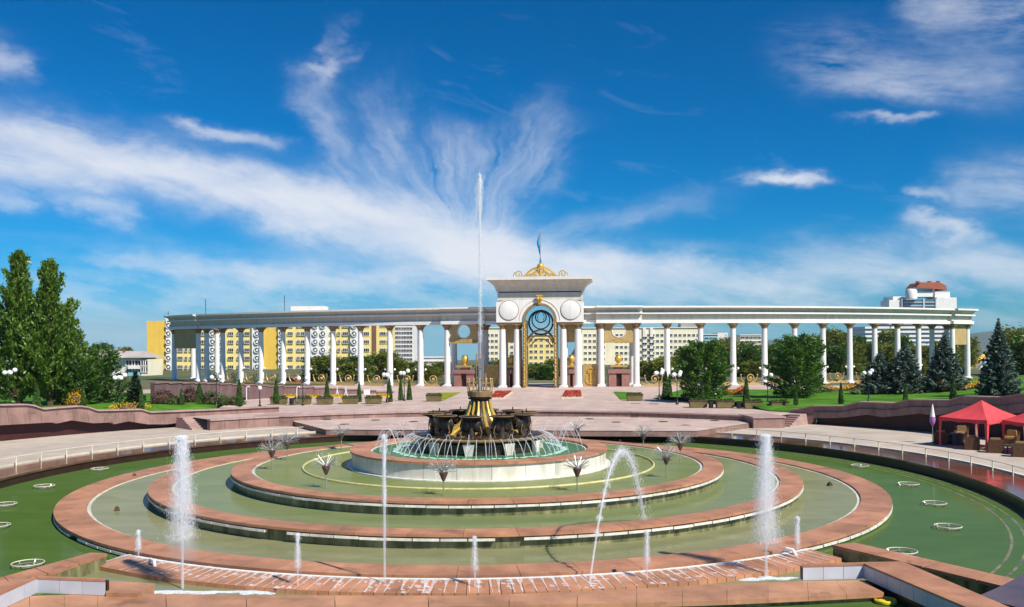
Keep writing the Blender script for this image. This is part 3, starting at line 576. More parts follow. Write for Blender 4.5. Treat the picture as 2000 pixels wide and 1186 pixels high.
# ---- lawns (height-fields a little above the terrace)
def lawnz(x, y):
    r = math.hypot(x - FC.x, y - FC.y)
    rise = 1 / (1 + math.exp(-(r - 43.5) * 3)); h = TZ + .05 + .45 * max(0, 1 - max(0, r - 42) / 30) * rise
    h += 3.6 * math.exp(-((x - 74) / 22) ** 2 - ((y - 96) / 30) ** 2)
    if x < -25: h += .25 * min(1, (-25 - x) / 10)
    return h
def lawn(name, a0, a1, r0, r1, m, lab, na=46, nr=34):
    b = MB(); vs = []
    for i in range(na + 1):
        for k in range(nr + 1):
            aa = a0 + (a1 - a0) * i / na; q = k / nr; R0 = r0(aa) if callable(r0) else r0; R1 = r1(aa) if callable(r1) else r1
            r = R0 + (R1 - R0) * q; x, y, _ = pol(r, aa); vs.append((x, y, lawnz(x, y)))
    b.add(vs, [(i * (nr + 1) + k, i * (nr + 1) + k + 1, (i + 1) * (nr + 1) + k + 1, (i + 1) * (nr + 1) + k) for i in range(na) for k in range(nr)])
    return struct(b.build(name, m, None, True), lab)
def ang_of(x, y, Z=TZ):
    p = gr(x, y, Z); return math.atan2(p.x - FC.x, p.y - FC.y), math.hypot(p.x - FC.x, p.y - FC.y)
def r_right(a): return 41.45 if a > rad(41) else 41.5
lawn('lawn', rad(18.5), rad(104), lambda a: 41.5 if a > rad(37) else 41.5 + (rad(37) - a) * 42, lambda a: 150 if a > rad(40) else (78 if a < rad(33) else 78 + 72 * (a - rad(33)) / rad(7)), G['lawn'], 'bright green lawn rising on the right')
lawn('lawn', rad(-104), rad(-24.5), lambda a: 41.5 if a < rad(-37) else 41.5 + (rad(37) + a) * 120, lambda a: 78 if a > rad(-38) else 110, G['lawn'], 'green lawn in front of the left wing')

# ================================================================ colonnade and gateway
CC = Vector((13.98, 232.4, 0)); CR = 99.4; TH0 = -.0979; DTH = .0502
ZT, ZB = 12.45, 9.98
def cp(th, r, z=0.): return Vector((CC.x + r * math.sin(th), CC.y - r * math.cos(th), z))
def th_of(x, y=690, r=CR):
    u, v = ray(x, y); a = u * u + 1; bq = -2 * (u * CC.x + CC.y); c = CC.x ** 2 + CC.y ** 2 - r * r
    Y = (-bq - math.sqrt(bq * bq - 4 * a * c)) / (2 * a); return math.asin((u * Y - CC.x) / r)
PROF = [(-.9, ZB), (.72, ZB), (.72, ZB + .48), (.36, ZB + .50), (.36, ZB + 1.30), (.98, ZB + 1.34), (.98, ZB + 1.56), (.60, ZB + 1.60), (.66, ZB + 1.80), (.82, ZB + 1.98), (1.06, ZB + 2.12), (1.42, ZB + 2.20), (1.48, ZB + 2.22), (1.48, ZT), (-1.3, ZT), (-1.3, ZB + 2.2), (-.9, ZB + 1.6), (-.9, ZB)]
BANDM = [1, 0, 0, 1, 1, 0, 0, 1, 1, 1, 1, 0, 0, 0, 0, 1, 1]  # shade-grey stucco goes on undersides, recessed frieze and cavetto
def sweep(profile, th0, th1, n, off=0., dz=0.):
    b = MB(); vs = []; k = len(profile)
    for i in range(n + 1):
        th = th0 + (th1 - th0) * i / n
        for o_, z in profile: vs.append(cp(th, CR + o_ + (off if o_ > 0 else -off), z + dz))
    b.add(vs, [(i * k + j, (i + 1) * k + j, (i + 1) * k + j + 1, i * k + j + 1) for i in range(n) for j in range(k - 1)])
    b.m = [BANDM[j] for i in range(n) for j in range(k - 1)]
    b.add(vs[:k - 1], [tuple(range(k - 1))[::-1]]); b.add(vs[-k:-1], [tuple(range(k - 1))])
    b.m[-2:] = [1, 1]; return b
def column_mesh(r=.45, h=8.35):
    return MB().lathe([(0, .35), (r, .35), (r * 1.0, 1.2), (r * .97, 3.5), (r * .9, 6.2), (r * .84, h), (0, h)], n=20).mesh('column_shaft', G['white'], True)
SH = column_mesh()
CAPM = MB().lathe([(0, 8.3), (.40, 8.3), (.46, 8.36), (.40, 8.42), (.42, 8.6), (.50, 8.74), (.66, 8.86), (.66, 8.9), (0, 8.9)], n=16)
for q in range(8): a = 2 * PI * q / 8; CAPM.ball((.56 * math.cos(a), .56 * math.sin(a), 8.76), .11, 6, 4); CAPM.ball((.45 * math.cos(a + .39), .45 * math.sin(a + .39), 8.55), .08, 5, 4)
CAPM.box((0, 0, 8.88), (1.25, 1.25, .175))
CAPM = CAPM.mesh('capital', G['bronzec'], True)
BASM = MB().box((0, 0, 0), (1.2, 1.2, .16)); BASM.lathe([(.60, .16), (.62, .2), (.60, .27), (.52, .30), (.48, .35), (0, .36)], n=20); BASM = BASM.mesh('column_base', G['white'], True)
SCN = MB(); 
for s_ in (-1, 1): SCN.ball((s_ * .78, 0, 2.05), .17, 10, 7); SCN.tube([(s_ * .40, 0, 1.9), (s_ * .6, 0, 1.84), (s_ * .78, 0, 1.92)], .025, 5)
SCN = SCN.mesh('wall_lamp', G['globe'], True)
def column(root, th, r=CR, lamp=True):
    L = root.location; p = cp(th, r, TZ + .02)
    c = link('column', SH, root, p - L, th)
    link('capital', CAPM, c); link('column_base', BASM, c)
    if lamp: link('wall_lamp', SCN, c, (0, 0, .4))
    return c
def holed_panel(w, z0, z1, cx_, cz_, r, d, n=40):
    """vertical wall panel with a round hole, facing -y; local x lateral"""
    b = MB(); hole = [(cx_ + r * math.cos(2 * PI * i / n), cz_ + r * math.sin(2 * PI * i / n)) for i in range(n)]; out = []
    for x, z in hole:
        dx, dz = x - cx_, z - cz_; k = 1e9
        if dx > 1e-9: k = min(k, (w / 2 - cx_) / dx)
        if dx < -1e-9: k = min(k, (-w / 2 - cx_) / dx)
        if dz > 1e-9: k = min(k, (z1 - cz_) / dz)
        if dz < -1e-9: k = min(k, (z0 - cz_) / dz)
        out.append((cx_ + dx * k, cz_ + dz * k))
    vs = [(x, y, z) for y in (-d / 2, d / 2) for lst in (hole, out) for x, z in lst]
    fs = []
    for i in range(n):
        j = (i + 1) % n
        fs += [(i, n + i, n + j, j), (2 * n + i, 2 * n + j, 3 * n + j, 3 * n + i), (i, j, 2 * n + j, 2 * n + i), (n + i, 3 * n + i, 3 * n + j, n + j)]
    return b.add(vs, fs)
def urn_on_block(th, lab, r=CR, w=3.0):
    p = cp(th, r, TZ + .01)
    t = thing('urn_pedestal', lab, 'pedestal', p, th)
    for s_ in (-1, 1): MB().box((s_ * w * .31, 0, 0), (w * .36, 1.5, 1.9)).build('block', G['urnp'], t)
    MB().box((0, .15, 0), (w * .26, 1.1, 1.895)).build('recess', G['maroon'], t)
    MB().box((0, 0, 1.9), (w * 1.08, 1.8, .55)).build('coping_stone', G['urnp'], t)
    MB().box((0, 0, 2.45), (w * .42, 1.0, .35)).build('plinth', G['urnp'], t)
    MB().box((0, 0, 2.80), (w * .82, 1.4, .28)).build('ledge', G['brass'], t)
    u = MB().lathe([(0, 0), (.36, 0), (.38, .08), (.2, .2), (.18, .28), (.42, .55), (.52, .85), (.50, 1.1), (.36, 1.28), (.34, 1.36), (.46, 1.46), (.42, 1.5), (0, 1.46)], (0, 0, 3.08), 18)
    o = tag(u.build('urn', G['gold'], None, True), lab.replace('granite pedestal', 'gilded urn').replace(' carrying a gold urn', ' resting on its pedestal'), 'urn', 'gilded urns'); o.location = p; o.rotation_euler.z = th
    o.data.transform(Matrix()); return t
def scroll(cx_, cz_, r0, turns, a0, sgn, n=26):
    return [(cx_ + r0 * (1 - .82 * i / n) * math.cos(a0 + sgn * turns * 2 * PI * i / n), 0, cz_ + r0 * (1 - .82 * i / n) * math.sin(a0 + sgn * turns * 2 * PI * i / n)) for i in range(n + 1)]
def bez(p, n=14):
    p = [Vector((a, 0, b)) for a, b in p]; out = []
    for i in range(n + 1):
        t = i / n; q = list(p)
        while len(q) > 1: q = [q[k].lerp(q[k + 1], t) for k in range(len(q) - 1)]
        out.append(q[0])
    return out
BAYW = 2 * CR * math.sin(DTH / 2) - 1.1
RAILM = [MB().box((0, 0, 0), (BAYW, .5, .22)).mesh('plinth', G['ochre']),
         MB().tube(scroll(.15, 1.0, .72, 1.6, -PI / 2, 1), .085, 6).ball((.15, 0, 1.0), .17).mesh('spiral', G['brass'], True)]
b = MB()
for s_ in (-1, 1):
    b.tube(bez([(s_ * .1, .24), (s_ * .8, .2), (s_ * 1.2, .5), (s_ * 1.3, 1.45)]), [.11 - .05 * i / 14 for i in range(15)], 6); b.ball((s_ * 1.3, 0, 1.48), .12)
RAILM.append(b.mesh('curved_arm', G['brass'], True)); b = MB()
for s_ in (-1, 1): b.tube(bez([(s_ * .6, .24), (s_ * 1.2, .18), (s_ * 1.7, .5), (s_ * BAYW / 2, .4)]), [.10 - .03 * i / 14 for i in range(15)], 6)
RAILM.append(b.mesh('wave', G['brass'], True))
ORD = ['first', 'second', 'third', 'fourth', 'fifth', 'sixth', 'seventh', 'eighth', 'ninth', 'tenth', 'eleventh', 'twelfth']
def scroll_railing(th, lab):
    p = cp(th, CR, TZ + .02); t = thing('scroll_railing', lab, 'railing', p, th, 'gilded scroll railings between the columns')
    for n_, m_ in zip(('plinth', 'spiral', 'curved_arm', 'wave'), RAILM): link(n_, m_, t)

def wing(sgn, lab):
    th_near = TH0 + sgn * .1830                      # first free column
    root = thing('colonnade', 'long curved white colonnade wing %s of the gateway' % lab, 'colonnade', cp(TH0 + sgn * .4, CR, TZ))
    pa, pb = (th_of(876), th_of(941)) if sgn < 0 else (th_of(1174), th_of(1242))
    outer, inner = (pa, pb) if sgn < 0 else (pb, pa)
    ea, eb = (th_of(400, 690), th_of(346, 690)) if sgn < 0 else (th_of(1847), th_of(1884))
    hw = .0075
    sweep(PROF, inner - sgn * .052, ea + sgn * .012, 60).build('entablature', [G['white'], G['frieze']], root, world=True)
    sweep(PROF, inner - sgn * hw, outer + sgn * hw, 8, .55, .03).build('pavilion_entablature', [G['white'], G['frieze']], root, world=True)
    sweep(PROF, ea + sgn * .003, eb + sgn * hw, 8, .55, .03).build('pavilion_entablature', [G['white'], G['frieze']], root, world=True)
    for k in range(10): column(root, th_near + sgn * DTH * k)
    for th in (inner, outer, ea + sgn * .012, eb): column(root, th, CR + .5, False); column(root, th, CR - 3.0, False)
    for a, b_, near in ((inner, outer, True), (ea + sgn * .012, eb, False)):
        thm = (a + b_) / 2; w = abs(b_ - a) * CR - .9; p = cp(thm, CR + .3, 0)
        if near:
            pm = holed_panel(w, 7.25, ZB - .002, 0, 8.96, .98, .5)
            o = pm.build('pierced_panel', G['ochre'], root); o.location = p - root.location; o.rotation_euler.z = thm
            lb = MB().prism([(-w / 2, -.55), (w / 2, -.55), (w / 2, -.26), (-w / 2, -.26)], 7.2, 7.45)
            n_ = 16
            lb.add([(x, y, z) for x, z in [(-1.4, 7.45)] + [(-1.4 + 2.8 * i / n_, 7.45 + .45 * math.sin(PI * i / n_)) for i in range(n_ + 1)] for y in (-.45, -.26)], [(2 * i, 2 * i + 2, 2 * i + 3, 2 * i + 1) for i in range(n_ + 1)] + [tuple(2 * i for i in range(n_ + 2))])
            o = lb.build('sill', G['brass'], root); o.location = p - root.location; o.rotation_euler.z = thm
            ringp = [(.98 * math.cos(2 * PI * i / 40), -.27, 8.96 + .98 * math.sin(2 * PI * i / 40)) for i in range(40)]
            o = MB().tube(ringp, .06, 6, True).build('hole_rim', G['white'], root, True); o.location = p - root.location; o.rotation_euler.z = thm
            urn_on_block(thm, 'granite pedestal under the pierced panel %s of the gateway carrying a gold urn' % lab)
        else:
            o = MB().box((0, 0, 6.6), (w, .5, ZB - 6.602)).build('end_panel', G['ochre'], root); o.location = p - root.location; o.rotation_euler.z = thm
    side = 'left' if sgn < 0 else 'right'
    scroll_railing(outer + sgn * (DTH / 2 + .001), 'gold scroll railing beside the %s pierced pavilion' % side)
    for k in range(9): scroll_railing(th_near + sgn * DTH * (k + .5), 'gold scroll railing in the %s bay of the %s wing counted from the gateway' % (ORD[k + 1], side))
wing(-1, 'left'); wing(1, 'right')

# ---- the gateway arch (local frame: x lateral, -y towards the fountain)
AP = cp(TH0, CR + 1.2, TZ); GA = TH0
arch = thing('gateway_arch', 'tall white triumphal gateway with gilded arch at the middle of the colonnade', 'arch', AP, GA)
H = lambda z: z - TZ
W2 = 6.15; DEP = 2.4; AR = 2.40; SPR = 10.45
def arch_block(w2, z0, z1, y0, y1, ar, spr, n=24):
    """solid front with a round-headed opening"""
    b = MB(); arc = [(ar * math.cos(PI - PI * i / n), spr + ar * math.sin(PI - PI * i / n)) for i in range(n + 1)]
    vs = []; fs = []
    inn = [(-ar, z0)] + arc + [(ar, z0)]
    out = [(-w2, z0)]
    for x, z in arc:
        k = min(w2 / abs(x) if abs(x) > 1e-6 else 1e9, (z1 - spr) / (z - spr) if z - spr > 1e-6 else 1e9)
        out.append((x * k, spr + (z - spr) * k))
    out.append((w2, z0)); k = len(inn)
    vs = [(x, y, z) for y in (y0, y1) for lst in (inn, out) for x, z in lst]
    for i in range(k - 1):
        fs += [(i, i + 1, k + i + 1, k + i), (2 * k + i + 1, 2 * k + i, 3 * k + i, 3 * k + i + 1), (i + 1, i, 2 * k + i, 2 * k + i + 1), (k + i, k + i + 1, 3 * k + i + 1, 3 * k + i)]
    fs += [(0, k, 3 * k, 2 * k), (2 * k - 1, k - 1, 3 * k - 1, 4 * k - 1)]
    return b.add(vs, fs)
arch_block(W2, H(10.15), H(13.25), -DEP, DEP, AR, H(SPR)).build('attic', G['white'], arch)
MB().box((0, 0, H(13.251)), (2 * W2 - .3, 2 * DEP - .3, 1.10)).build('frieze', G['frieze'], arch)
MB().box((0, 0, H(14.352)), (2 * W2 - .7, 2 * DEP - .7, .16)).build('shadow_groove', G['rim'], arch)  # dark colour paints the shadow line under the cornice
def crown_prof(lst):
    b = MB(); vs = []
    for o_, z in lst:
        for i, j in ((-1, -1), (1, -1), (1, 1), (-1, 1)): vs.append((i * (W2 + o_), j * (DEP + o_), H(z)))
    k = len(lst); b.add(vs, [(4 * a + i, 4 * a + (i + 1) % 4, 4 * a + 4 + (i + 1) % 4, 4 * a + 4 + i) for a in range(k - 1) for i in range(4)] + [(3, 2, 1, 0), tuple(4 * k - 4 + i for i in range(4))]); return b
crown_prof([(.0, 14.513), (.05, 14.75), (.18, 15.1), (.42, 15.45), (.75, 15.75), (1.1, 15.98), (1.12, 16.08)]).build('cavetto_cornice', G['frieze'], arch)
crown_prof([(1.30, 16.081), (1.34, 16.5)]).build('cornice_slab', G['white'], arch)
# medallions, arch moulding and keystone
for sx_ in (-1, 1):
    x0 = sx_ * 4.36
    m_ = MB(); m_.lathe([(0, 0), (1.34, 0), (1.34, .10), (1.26, .13), (0, .13)], n=40); m_ = m_.moved(Matrix.Translation((x0, -DEP - .002, H(11.85))) @ Matrix.Rotation(PI / 2, 4, 'X')); o = m_.build('medallion', G['white'], arch, True)
    MB().tube([(x0 + 1.40 * math.cos(2 * PI * i / 40), -DEP - .03, H(11.85) + 1.40 * math.sin(2 * PI * i / 40)) for i in range(40)], .035, 5, True).build('medallion_rim', G['bronzec'], o, True)
def arc_pts(r, y, n=30, a0=0, a1=PI, zc=SPR): return [(r * math.cos(a0 + (a1 - a0) * i / n), y, H(zc) + r * math.sin(a0 + (a1 - a0) * i / n)) for i in range(n + 1)]
MB().tube(arc_pts(2.86, -DEP - .02), .05, 6).build('arch_moulding', G['frieze'], arch, True)
b = MB(); n_ = 28
for r0, r1, y0, y1 in ((2.02, 2.398, -DEP - .12, -DEP + .5),):
    prof = [(r0, y0), (r1, y0), (r1, y1), (r0, y1)]
    pts = [(0, -(H(SPR)))] 
    vs = []
    for i in range(n_ + 3):
        if i == 0: c, s_, zz = 1, 0, -H(SPR) + .02
        elif i == n_ + 2: c, s_, zz = -1, 0, -H(SPR) + .02
        else: a = PI * (i - 1) / n_; c, s_, zz = math.cos(a), math.sin(a), 0
        for r, y in prof: vs.append((r * c, y, H(SPR) + r * s_ + zz))
    b.add(vs, [(i * 4 + j, (i + 1) * 4 + j, (i + 1) * 4 + (j + 1) % 4, i * 4 + (j + 1) % 4) for i in range(n_ + 2) for j in range(4)])
b.build('archivolt', G['bronzec'], arch, True)  # dark brown paints in the shade of the arch's intrados
for sx_ in (-1, 1):
    MB().box((sx_ * 2.21, .35, .02), (.374, 3.8, H(SPR) - .03)).build('jamb', G['brass'], arch)
    r = MB()
    for k in range(18):
        z = .4 + k * .5; r.ball((sx_ * 2.19, -DEP - .15, z), .12, 7, 5, (1, .5, 1.5)); r.ball((sx_ * 2.05 + sx_ * .12 * (-1) ** k, -DEP - .16, z + .25), .08, 6, 4, (1, .5, 1.6))
    r.build('jamb_ornament', G['gold'], arch, True)
k_ = MB(); k_.prism([(-.30, -.45), (.30, -.45), (.46, 0), (-.46, 0)], 0, 1.25)
k_.v = [(x * (.55 + .45 * z / 1.25), y * (.6 + .4 * z / 1.25), z) for x, y, z in k_.v]
k_.tube([(-.46, -.3, 1.22), (.46, -.3, 1.22)], .14, 8); k_.ball((-.2, -.4, .8), .2, 8, 6); k_.ball((.2, -.4, .8), .2, 8, 6)
o = k_.build('keystone', G['gold'], arch, True); o.location = (0, -DEP - .06, H(12.62))
# columns of the gateway and the panels between them
GSH = column_mesh(.50, 8.25)
for x in (-5.35, -3.3, 3.3, 5.35):
    for y in (-1.7, 1.7):
        c = link('column', GSH, arch, (x, y, .02)); link('capital', CAPM, c, (0, 0, .02), 0, (.92, .92, 1)); link('column_base', BASM, c)
for sx_ in (-1, 1):
    MB().box((sx_ * 4.33, -.6, H(7.3)), (1.9, .5, 10.148 - 7.3)).build('side_panel', G['ochre'], arch)
    MB().box((sx_ * 4.33, 0, 9.248 - .33), (3.6, 4.4, .328)).build('lintel', G['ochre'], arch)
    th = TH0 + sx_ * 4.33 / (CR + .6); urn_on_block(th, 'granite pedestal inside the %s side bay of the gateway carrying a gold urn' % ('left' if sx_ < 0 else 'right'), CR + .3, 1.5)
# grille hung in the arch head
gr_ = MB(); yb = .2
gr_.tube(arc_pts(1.72, yb, 48, 0, 2 * PI, 10.15)[:-1], .13, 6, True)
grm = thing('arch_grille', 'dark circular grille with gilded bows in the arch head', 'grille', AP, GA)
gr_.build('outer_ring', G['iron'], grm, True)
b = MB()
for rr, dz in ((1.28, .36), (.78, .80)): b.tube(arc_pts(rr, yb, 40, 0, 2 * PI, 10.15 + dz)[:-1], .085, 6, True)
for s_ in (-1, 1): b.tube([(s_ * .12 * i * (1 - i / 16) , yb, H(10.15 + 1.6 - i * .1)) for i in range(14)], .05, 5)
b.build('inner_rings', G['iron'], grm, True)
b = MB()
for rr, zc in ((1.95, 7.15), (1.75, 6.75), (1.5, 6.3)): b.tube(arc_pts(rr, yb, 24, rad(12), rad(168), zc), .10, 6)
for s_ in (-1, 1): b.tube(bez([(0, H(9.1)), (s_ * .9, H(9.0)), (s_ * 1.7, H(8.3)), (s_ * 2.0, H(6.8))]), .10, 6)
for v in range(len(b.v)):
    if abs(b.v[v][1]) < 1e-3 or abs(b.v[v][1]) < .12: pass
b.build('gilded_bows', G['brass'], grm, True)
# ornament on the roof and flag
orn = thing('roof_ornament', 'gilded scroll ornament with a ball on the gateway roof', 'ornament', AP + Vector((0, 0, H(16.5))), GA)
b = MB(); 
for s_ in (-1, 1):
    b.tube(bez([(s_ * .2, 1.5), (s_ * 1.3, 1.55), (s_ * 1.9, .6), (s_ * 2.6, .12)]), [.20 - .006 * i for i in range(15)], 7)
    b.tube(bez([(s_ * .15, 1.0), (s_ * 1.0, 1.1), (s_ * 1.3, .4), (s_ * 1.7, .1)]), .13, 6)
    b.tube(scroll(s_ * 1.05, .55, .36, 1.3, PI / 2, s_), .07, 6)
    b.tube(bez([(s_ * .1, .5), (s_ * .5, 1.2), (s_ * 1.0, 1.0), (s_ * .8, .2)]), .12, 6); b.tube(bez([(s_ * .3, .1), (s_ * .5, .7), (s_ * 1.6, .9), (s_ * 2.3, .15)]), .11, 6)
    b.tube(scroll(s_ * 1.95, .38, .30, 1.2, 0, -s_), .07, 6); b.ball((s_ * .55, 0, 1.25), .2, 8, 6); b.ball((s_ * 2.45, 0, .2), .14, 8, 6); b.ball((s_ * 1.45, 0, 1.05), .13, 8, 6)
b.tube([(0, 0, 0), (0, 0, 1.4)], .2, 8); b.box((0, 0, 0), (5.2, .5, .12))
b.build('centre_scrolls', G['gold'], orn, True)
for s_ in (-1, 1):
    b = MB().tube(scroll(s_ * 3.2, .62, .6, 1.5, -PI / 2, -s_), .085, 6); b.tube(bez([(s_ * 3.9, .05), (s_ * 4.0, .5), (s_ * 3.7, .9)]), .07, 5); b.tube(bez([(s_ * 2.3, .1), (s_ * 2.6, .5), (s_ * 2.75, .3)]), .06, 5)
    b.build('end_scroll', G['gold'], orn, True)
MB().ball((0, 0, 1.72), .48, 18, 12).build('ball', G['gold'], orn, True)
fp = thing('flagpole', 'flagpole with limp sky blue flag on top of the gateway', 'flag', AP + Vector((0, .6, H(16.5))), GA)
MB().tube([(0, 0, 0), (0, 0, 6.6)], .05, 6).ball((0, 0, 6.65), .09).build('pole', G['steel'], fp, True)
b = MB(); vs = []; nn = 16
for i in range(nn + 1):
    z = 6.4 - i * .27; wv = (.08 + .5 * math.sin(PI * min(1, i / nn * .9 + .12)) ** 1.5) * (1 if i < 13 else .8)
    for j in range(6):
        q = j / 5; vs.append((-.06 - wv * q * .75 + .55 * (i / nn) ** 2 * q - .1 * math.sin(i * .5), .12 * math.sin(q * 9 + i * .35), z - q * .25))
b.add(vs, [(i * 6 + j, i * 6 + j + 1, i * 6 + j + 7, i * 6 + j + 6) for i in range(nn) for j in range(5)]); b.build('cloth', G['flag'], fp, True)
# gilded relief screens seen beside the gateway
for x, lab in ((1153, 'right'), (960, 'left')):
    th = th_of(x); t = thing('relief_screen', 'gilded relief screen standing just %s of the gateway columns' % lab, 'screen', cp(th, CR - .3, TZ + .02), th)
    MB().box((0, 0, 0), (2.0, .2, 3.2)).build('panel', G['brass'], t)
    b = MB().tube([(0, -.16, .3), (0, -.16, 2.3)], .12, 6); b.tube([(q[0], -.16, q[2]) for q in scroll(0, 2.2, .55, 1.2, 0, 1)], .1, 6)
    for s_ in (-1, 1): b.tube([(q[0], -.16, q[2]) for q in bez([(0, .3), (s_ * .8, .4), (s_ * .8, 1.4), (s_ * .3, 1.8)])], .08, 6)
    b.build('relief', G['gold'], t, True)

# ================================================================ front weir, deck and walls
WZ0, WZ1 = -.28, -.36
wr = thing('weir', 'sloping red stone weir with running water in front of the widest basin', 'weir', (FC.x, FC.y, -.55))
Hw = lambda z: z + .55
def fr(r, a, z=0.): return (FC.x + r * math.sin(a), FC.y - r * math.cos(a), z)      # a = 0 is towards the camera
nb = 78; A0, A1 = rad(-34), rad(36); da = (A1 - A0) / nb
def weir_stone(g):
    b = MB(); vs = []
    for a in (g, da / 2, da - g):
        for r, z in ((21.1, WZ0), (22.4, WZ1)): x, y = r * math.cos(a), r * math.sin(a); vs += [(x, y, Hw(z)), (x, y, Hw(z) - .16)]
    return b.add(vs, [(0, 2, 6, 4), (4, 6, 10, 8), (2, 3, 7, 6), (6, 7, 11, 10), (1, 0, 4, 5), (5, 4, 8, 9), (0, 1, 3, 2), (9, 8, 10, 11)])
wm_ = weir_stone(.00045).mesh('weir_stone', G['cap'])
for i in range(nb): link('weir_stone', wm_, wr, (0, 0, RNG.uniform(-.004, .004)), -PI / 2 + A0 + i * da)
MB().ring(21.12, 22.36, -.2, Hw(WZ1) - .17, -PI / 2 + A0, -PI / 2 + A1, 60).build('weir_body', G['algae'], wr, True)
MB().ring(21.0, 21.12, -.1, Hw(WZ0) + .02, -PI / 2 + A0, -PI / 2 + A1, 80).build('crest', G['tilew'], wr, True)
MB().ring(20.72, 20.99, -.1, .02, -PI / 2 + A0, -PI / 2 + A1, 60).build('slot_floor', G['rim'], wr, True)
b = MB(); fo = MB()
for i in range(nb + 1):
    a = A0 + i * da; deg = math.degrees(a); wet = 1 if -26 < deg < 24 else .35
    if RNG.random() > .62 + .38 * wet: continue
    w = RNG.uniform(.016, .034) * (1 if RNG.random() < .8 else 1.5); j = RNG.normal() * .0014; sk_ = RNG.uniform(-.003, .003); vs = []
    L = 1 if RNG.random() < .88 else RNG.uniform(.6, .95); m = 5
    for k in range(m + 1):
        q = k / m * L; r = 21.1 + 1.31 * q; z = WZ0 + (WZ1 - WZ0) * q + .014; ww = w * (2.2 * (1 - q) ** 3 + .55 + .3 * math.sin(k * 2 + i)) / r
        for s_ in (-1, 1): vs.append(fr(r, a + j + sk_ * q + s_ * ww, z))
    b.add(vs, [(2 * k, 2 * k + 2, 2 * k + 3, 2 * k + 1) for k in range(m)])
for i in range(150):
    a = RNG.uniform(A0 + .05, A1 - .08); q = RNG.random(); 
    if abs(math.degrees(a)) > 27 and RNG.random() < .5: continue
    r = 21.1 + 1.31 * q; w, l = RNG.uniform(.02, .10), RNG.uniform(.05, .25); z = WZ0 + (WZ1 - WZ0) * q + .011
    b.add([fr(r - l, a - w / r, z + .003), fr(r, a - w * 1.3 / r, z), fr(r + l * .4, a + w / r, z), fr(r - l * .5, a + w * 1.2 / r, z + .003)], [(0, 1, 2, 3)])
for k in range(240):
    a = A0 + (A1 - A0) * k / 240; 
    if RNG.random() < .75: w = RNG.uniform(.02, .06); b.add([fr(21.02, a, WZ0 + .024), fr(21.16 + w, a + .001, WZ0 + .014), fr(21.16 + w * RNG.random(), a + .0051, WZ0 + .014), fr(21.02, a + .0051, WZ0 + .024)], [(0, 1, 2, 3)])
for v in range(0): pass
tag(b.build('running_water', G['streak'], None), 'white rivulets of water running down the front weir', 'water', kind='stuff')
# channel and its foam
struct(MB().ring(22.36, 24.4, -.6, -.50, -PI / 2 + rad(-36), -PI / 2 + rad(38), 60, (FC.x, FC.y)).build('channel_water', G['w1']), 'narrow water channel between weir and deck')
def foam_patch(px0, px1, y, lab):
    b = MB()
    for i in range(60):
        p = gr(RNG.uniform(px0, px1), y + RNG.normal() * 1.5, -.49); b.ball(p, .16, 7, 4, (RNG.uniform(.7, 2), RNG.uniform(.4, .8), .14))
    tag(b.build('foam', G['streak'], None, True), lab, 'foam', kind='stuff')
foam_patch(285, 540, 1157, 'white foam in the channel at the foot of the broad left jet'); foam_patch(1370, 1545, 1130, 'white foam in the channel below the right misty jet')
# deck: straight slabs in front of the channel
DZ = -.28
dk = thing('deck', 'orange granite deck edge across the front of the pools', 'deck', (0, 27, -.7))
back = [gr(x, y, DZ) for x, y in ((-120, 1166), (69, 1164), (207, 1159), (540, 1163), (928, 1163.5), (1210, 1152), (1400, 1141), (1570, 1135), (1686, 1133.5))]
front = [gr(x, y, DZ) for x, y in ((-120, 1245), (69, 1222), (207, 1206), (540, 1193), (928, 1184), (1210, 1179), (1400, 1173), (1570, 1165.5), (1727, 1157.5))]
def lerp_line(L, t):
    q = t * (len(L) - 1); i = min(int(q), len(L) - 2); return L[i].lerp(L[i + 1], q - i)
nb = 17
for i in range(nb):
    t0, t1 = i / nb + .00025, (i + 1) / nb - .00025
    q = [lerp_line(front, t0), lerp_line(front, (t0 + t1) / 2), lerp_line(front, t1), lerp_line(back, t1), lerp_line(back, (t0 + t1) / 2), lerp_line(back, t0)]
    MB().prism([tuple(p)[:2] for p in q], DZ - .14, DZ + RNG.uniform(-.002, .002)).build('deck_slab', G['deck'], dk, world=True)
q = [p + Vector((0, .12, 0)) for p in front] + [p - Vector((0, .06, 0)) for p in back[::-1]]
MB().prism([tuple(p)[:2] for p in q], -1.2, DZ - .145).build('deck_wall', G['algae'], dk, world=True)
eb_ = thing('end_block', 'orange granite block closing the left end of the channel', 'block', (-11, 27.5, -.5))
MB().prism([tuple(gr(x, y, -.16))[:2] for x, y in ((207, 1134), (302, 1140), (268, 1159), (207, 1158))], -.5, -.16).build('body', G['deck'], eb_, world=True)
def poly_wall(lab, pts, Z, z0, cm_='cap', joints=1, bodym='algae'):
    q = [gr(x, y, Z) for x, y in pts]; c = sum(q, Vector()) / len(q)
    t = thing('dividing_wall', lab, 'wall', (c.x, c.y, z0))
    MB().prism([tuple(p + (c - p).normalized() * .05)[:2] for p in q], z0, Z - .1005).build('wall', G[bodym], t, world=True)
    n = joints
    for i in range(n):   # q = left edge start,end ; right edge end,start
        a, b_ = i / n + .002, (i + 1) / n - .002
        w = [q[0].lerp(q[1], a), q[0].lerp(q[1], b_), q[3].lerp(q[2], b_), q[3].lerp(q[2], a)]
        MB().prism([tuple(p)[:2] for p in w], Z - .10, Z + RNG.uniform(-.002, .002)).build('coping_stone', G[cm_], t, world=True)
    return t
poly_wall('long low wall with red coping running from the widest basin to the right edge', [(1625, 1064), (2160, 1193), (2160, 1171), (1669, 1059.5)], -.02, -.9, joints=5)
poly_wall('long low wall with red coping running from the widest basin to the left edge', [(210, 1081), (-130, 1198), (-130, 1164), (178, 1079)], .0, -.9, joints=5)
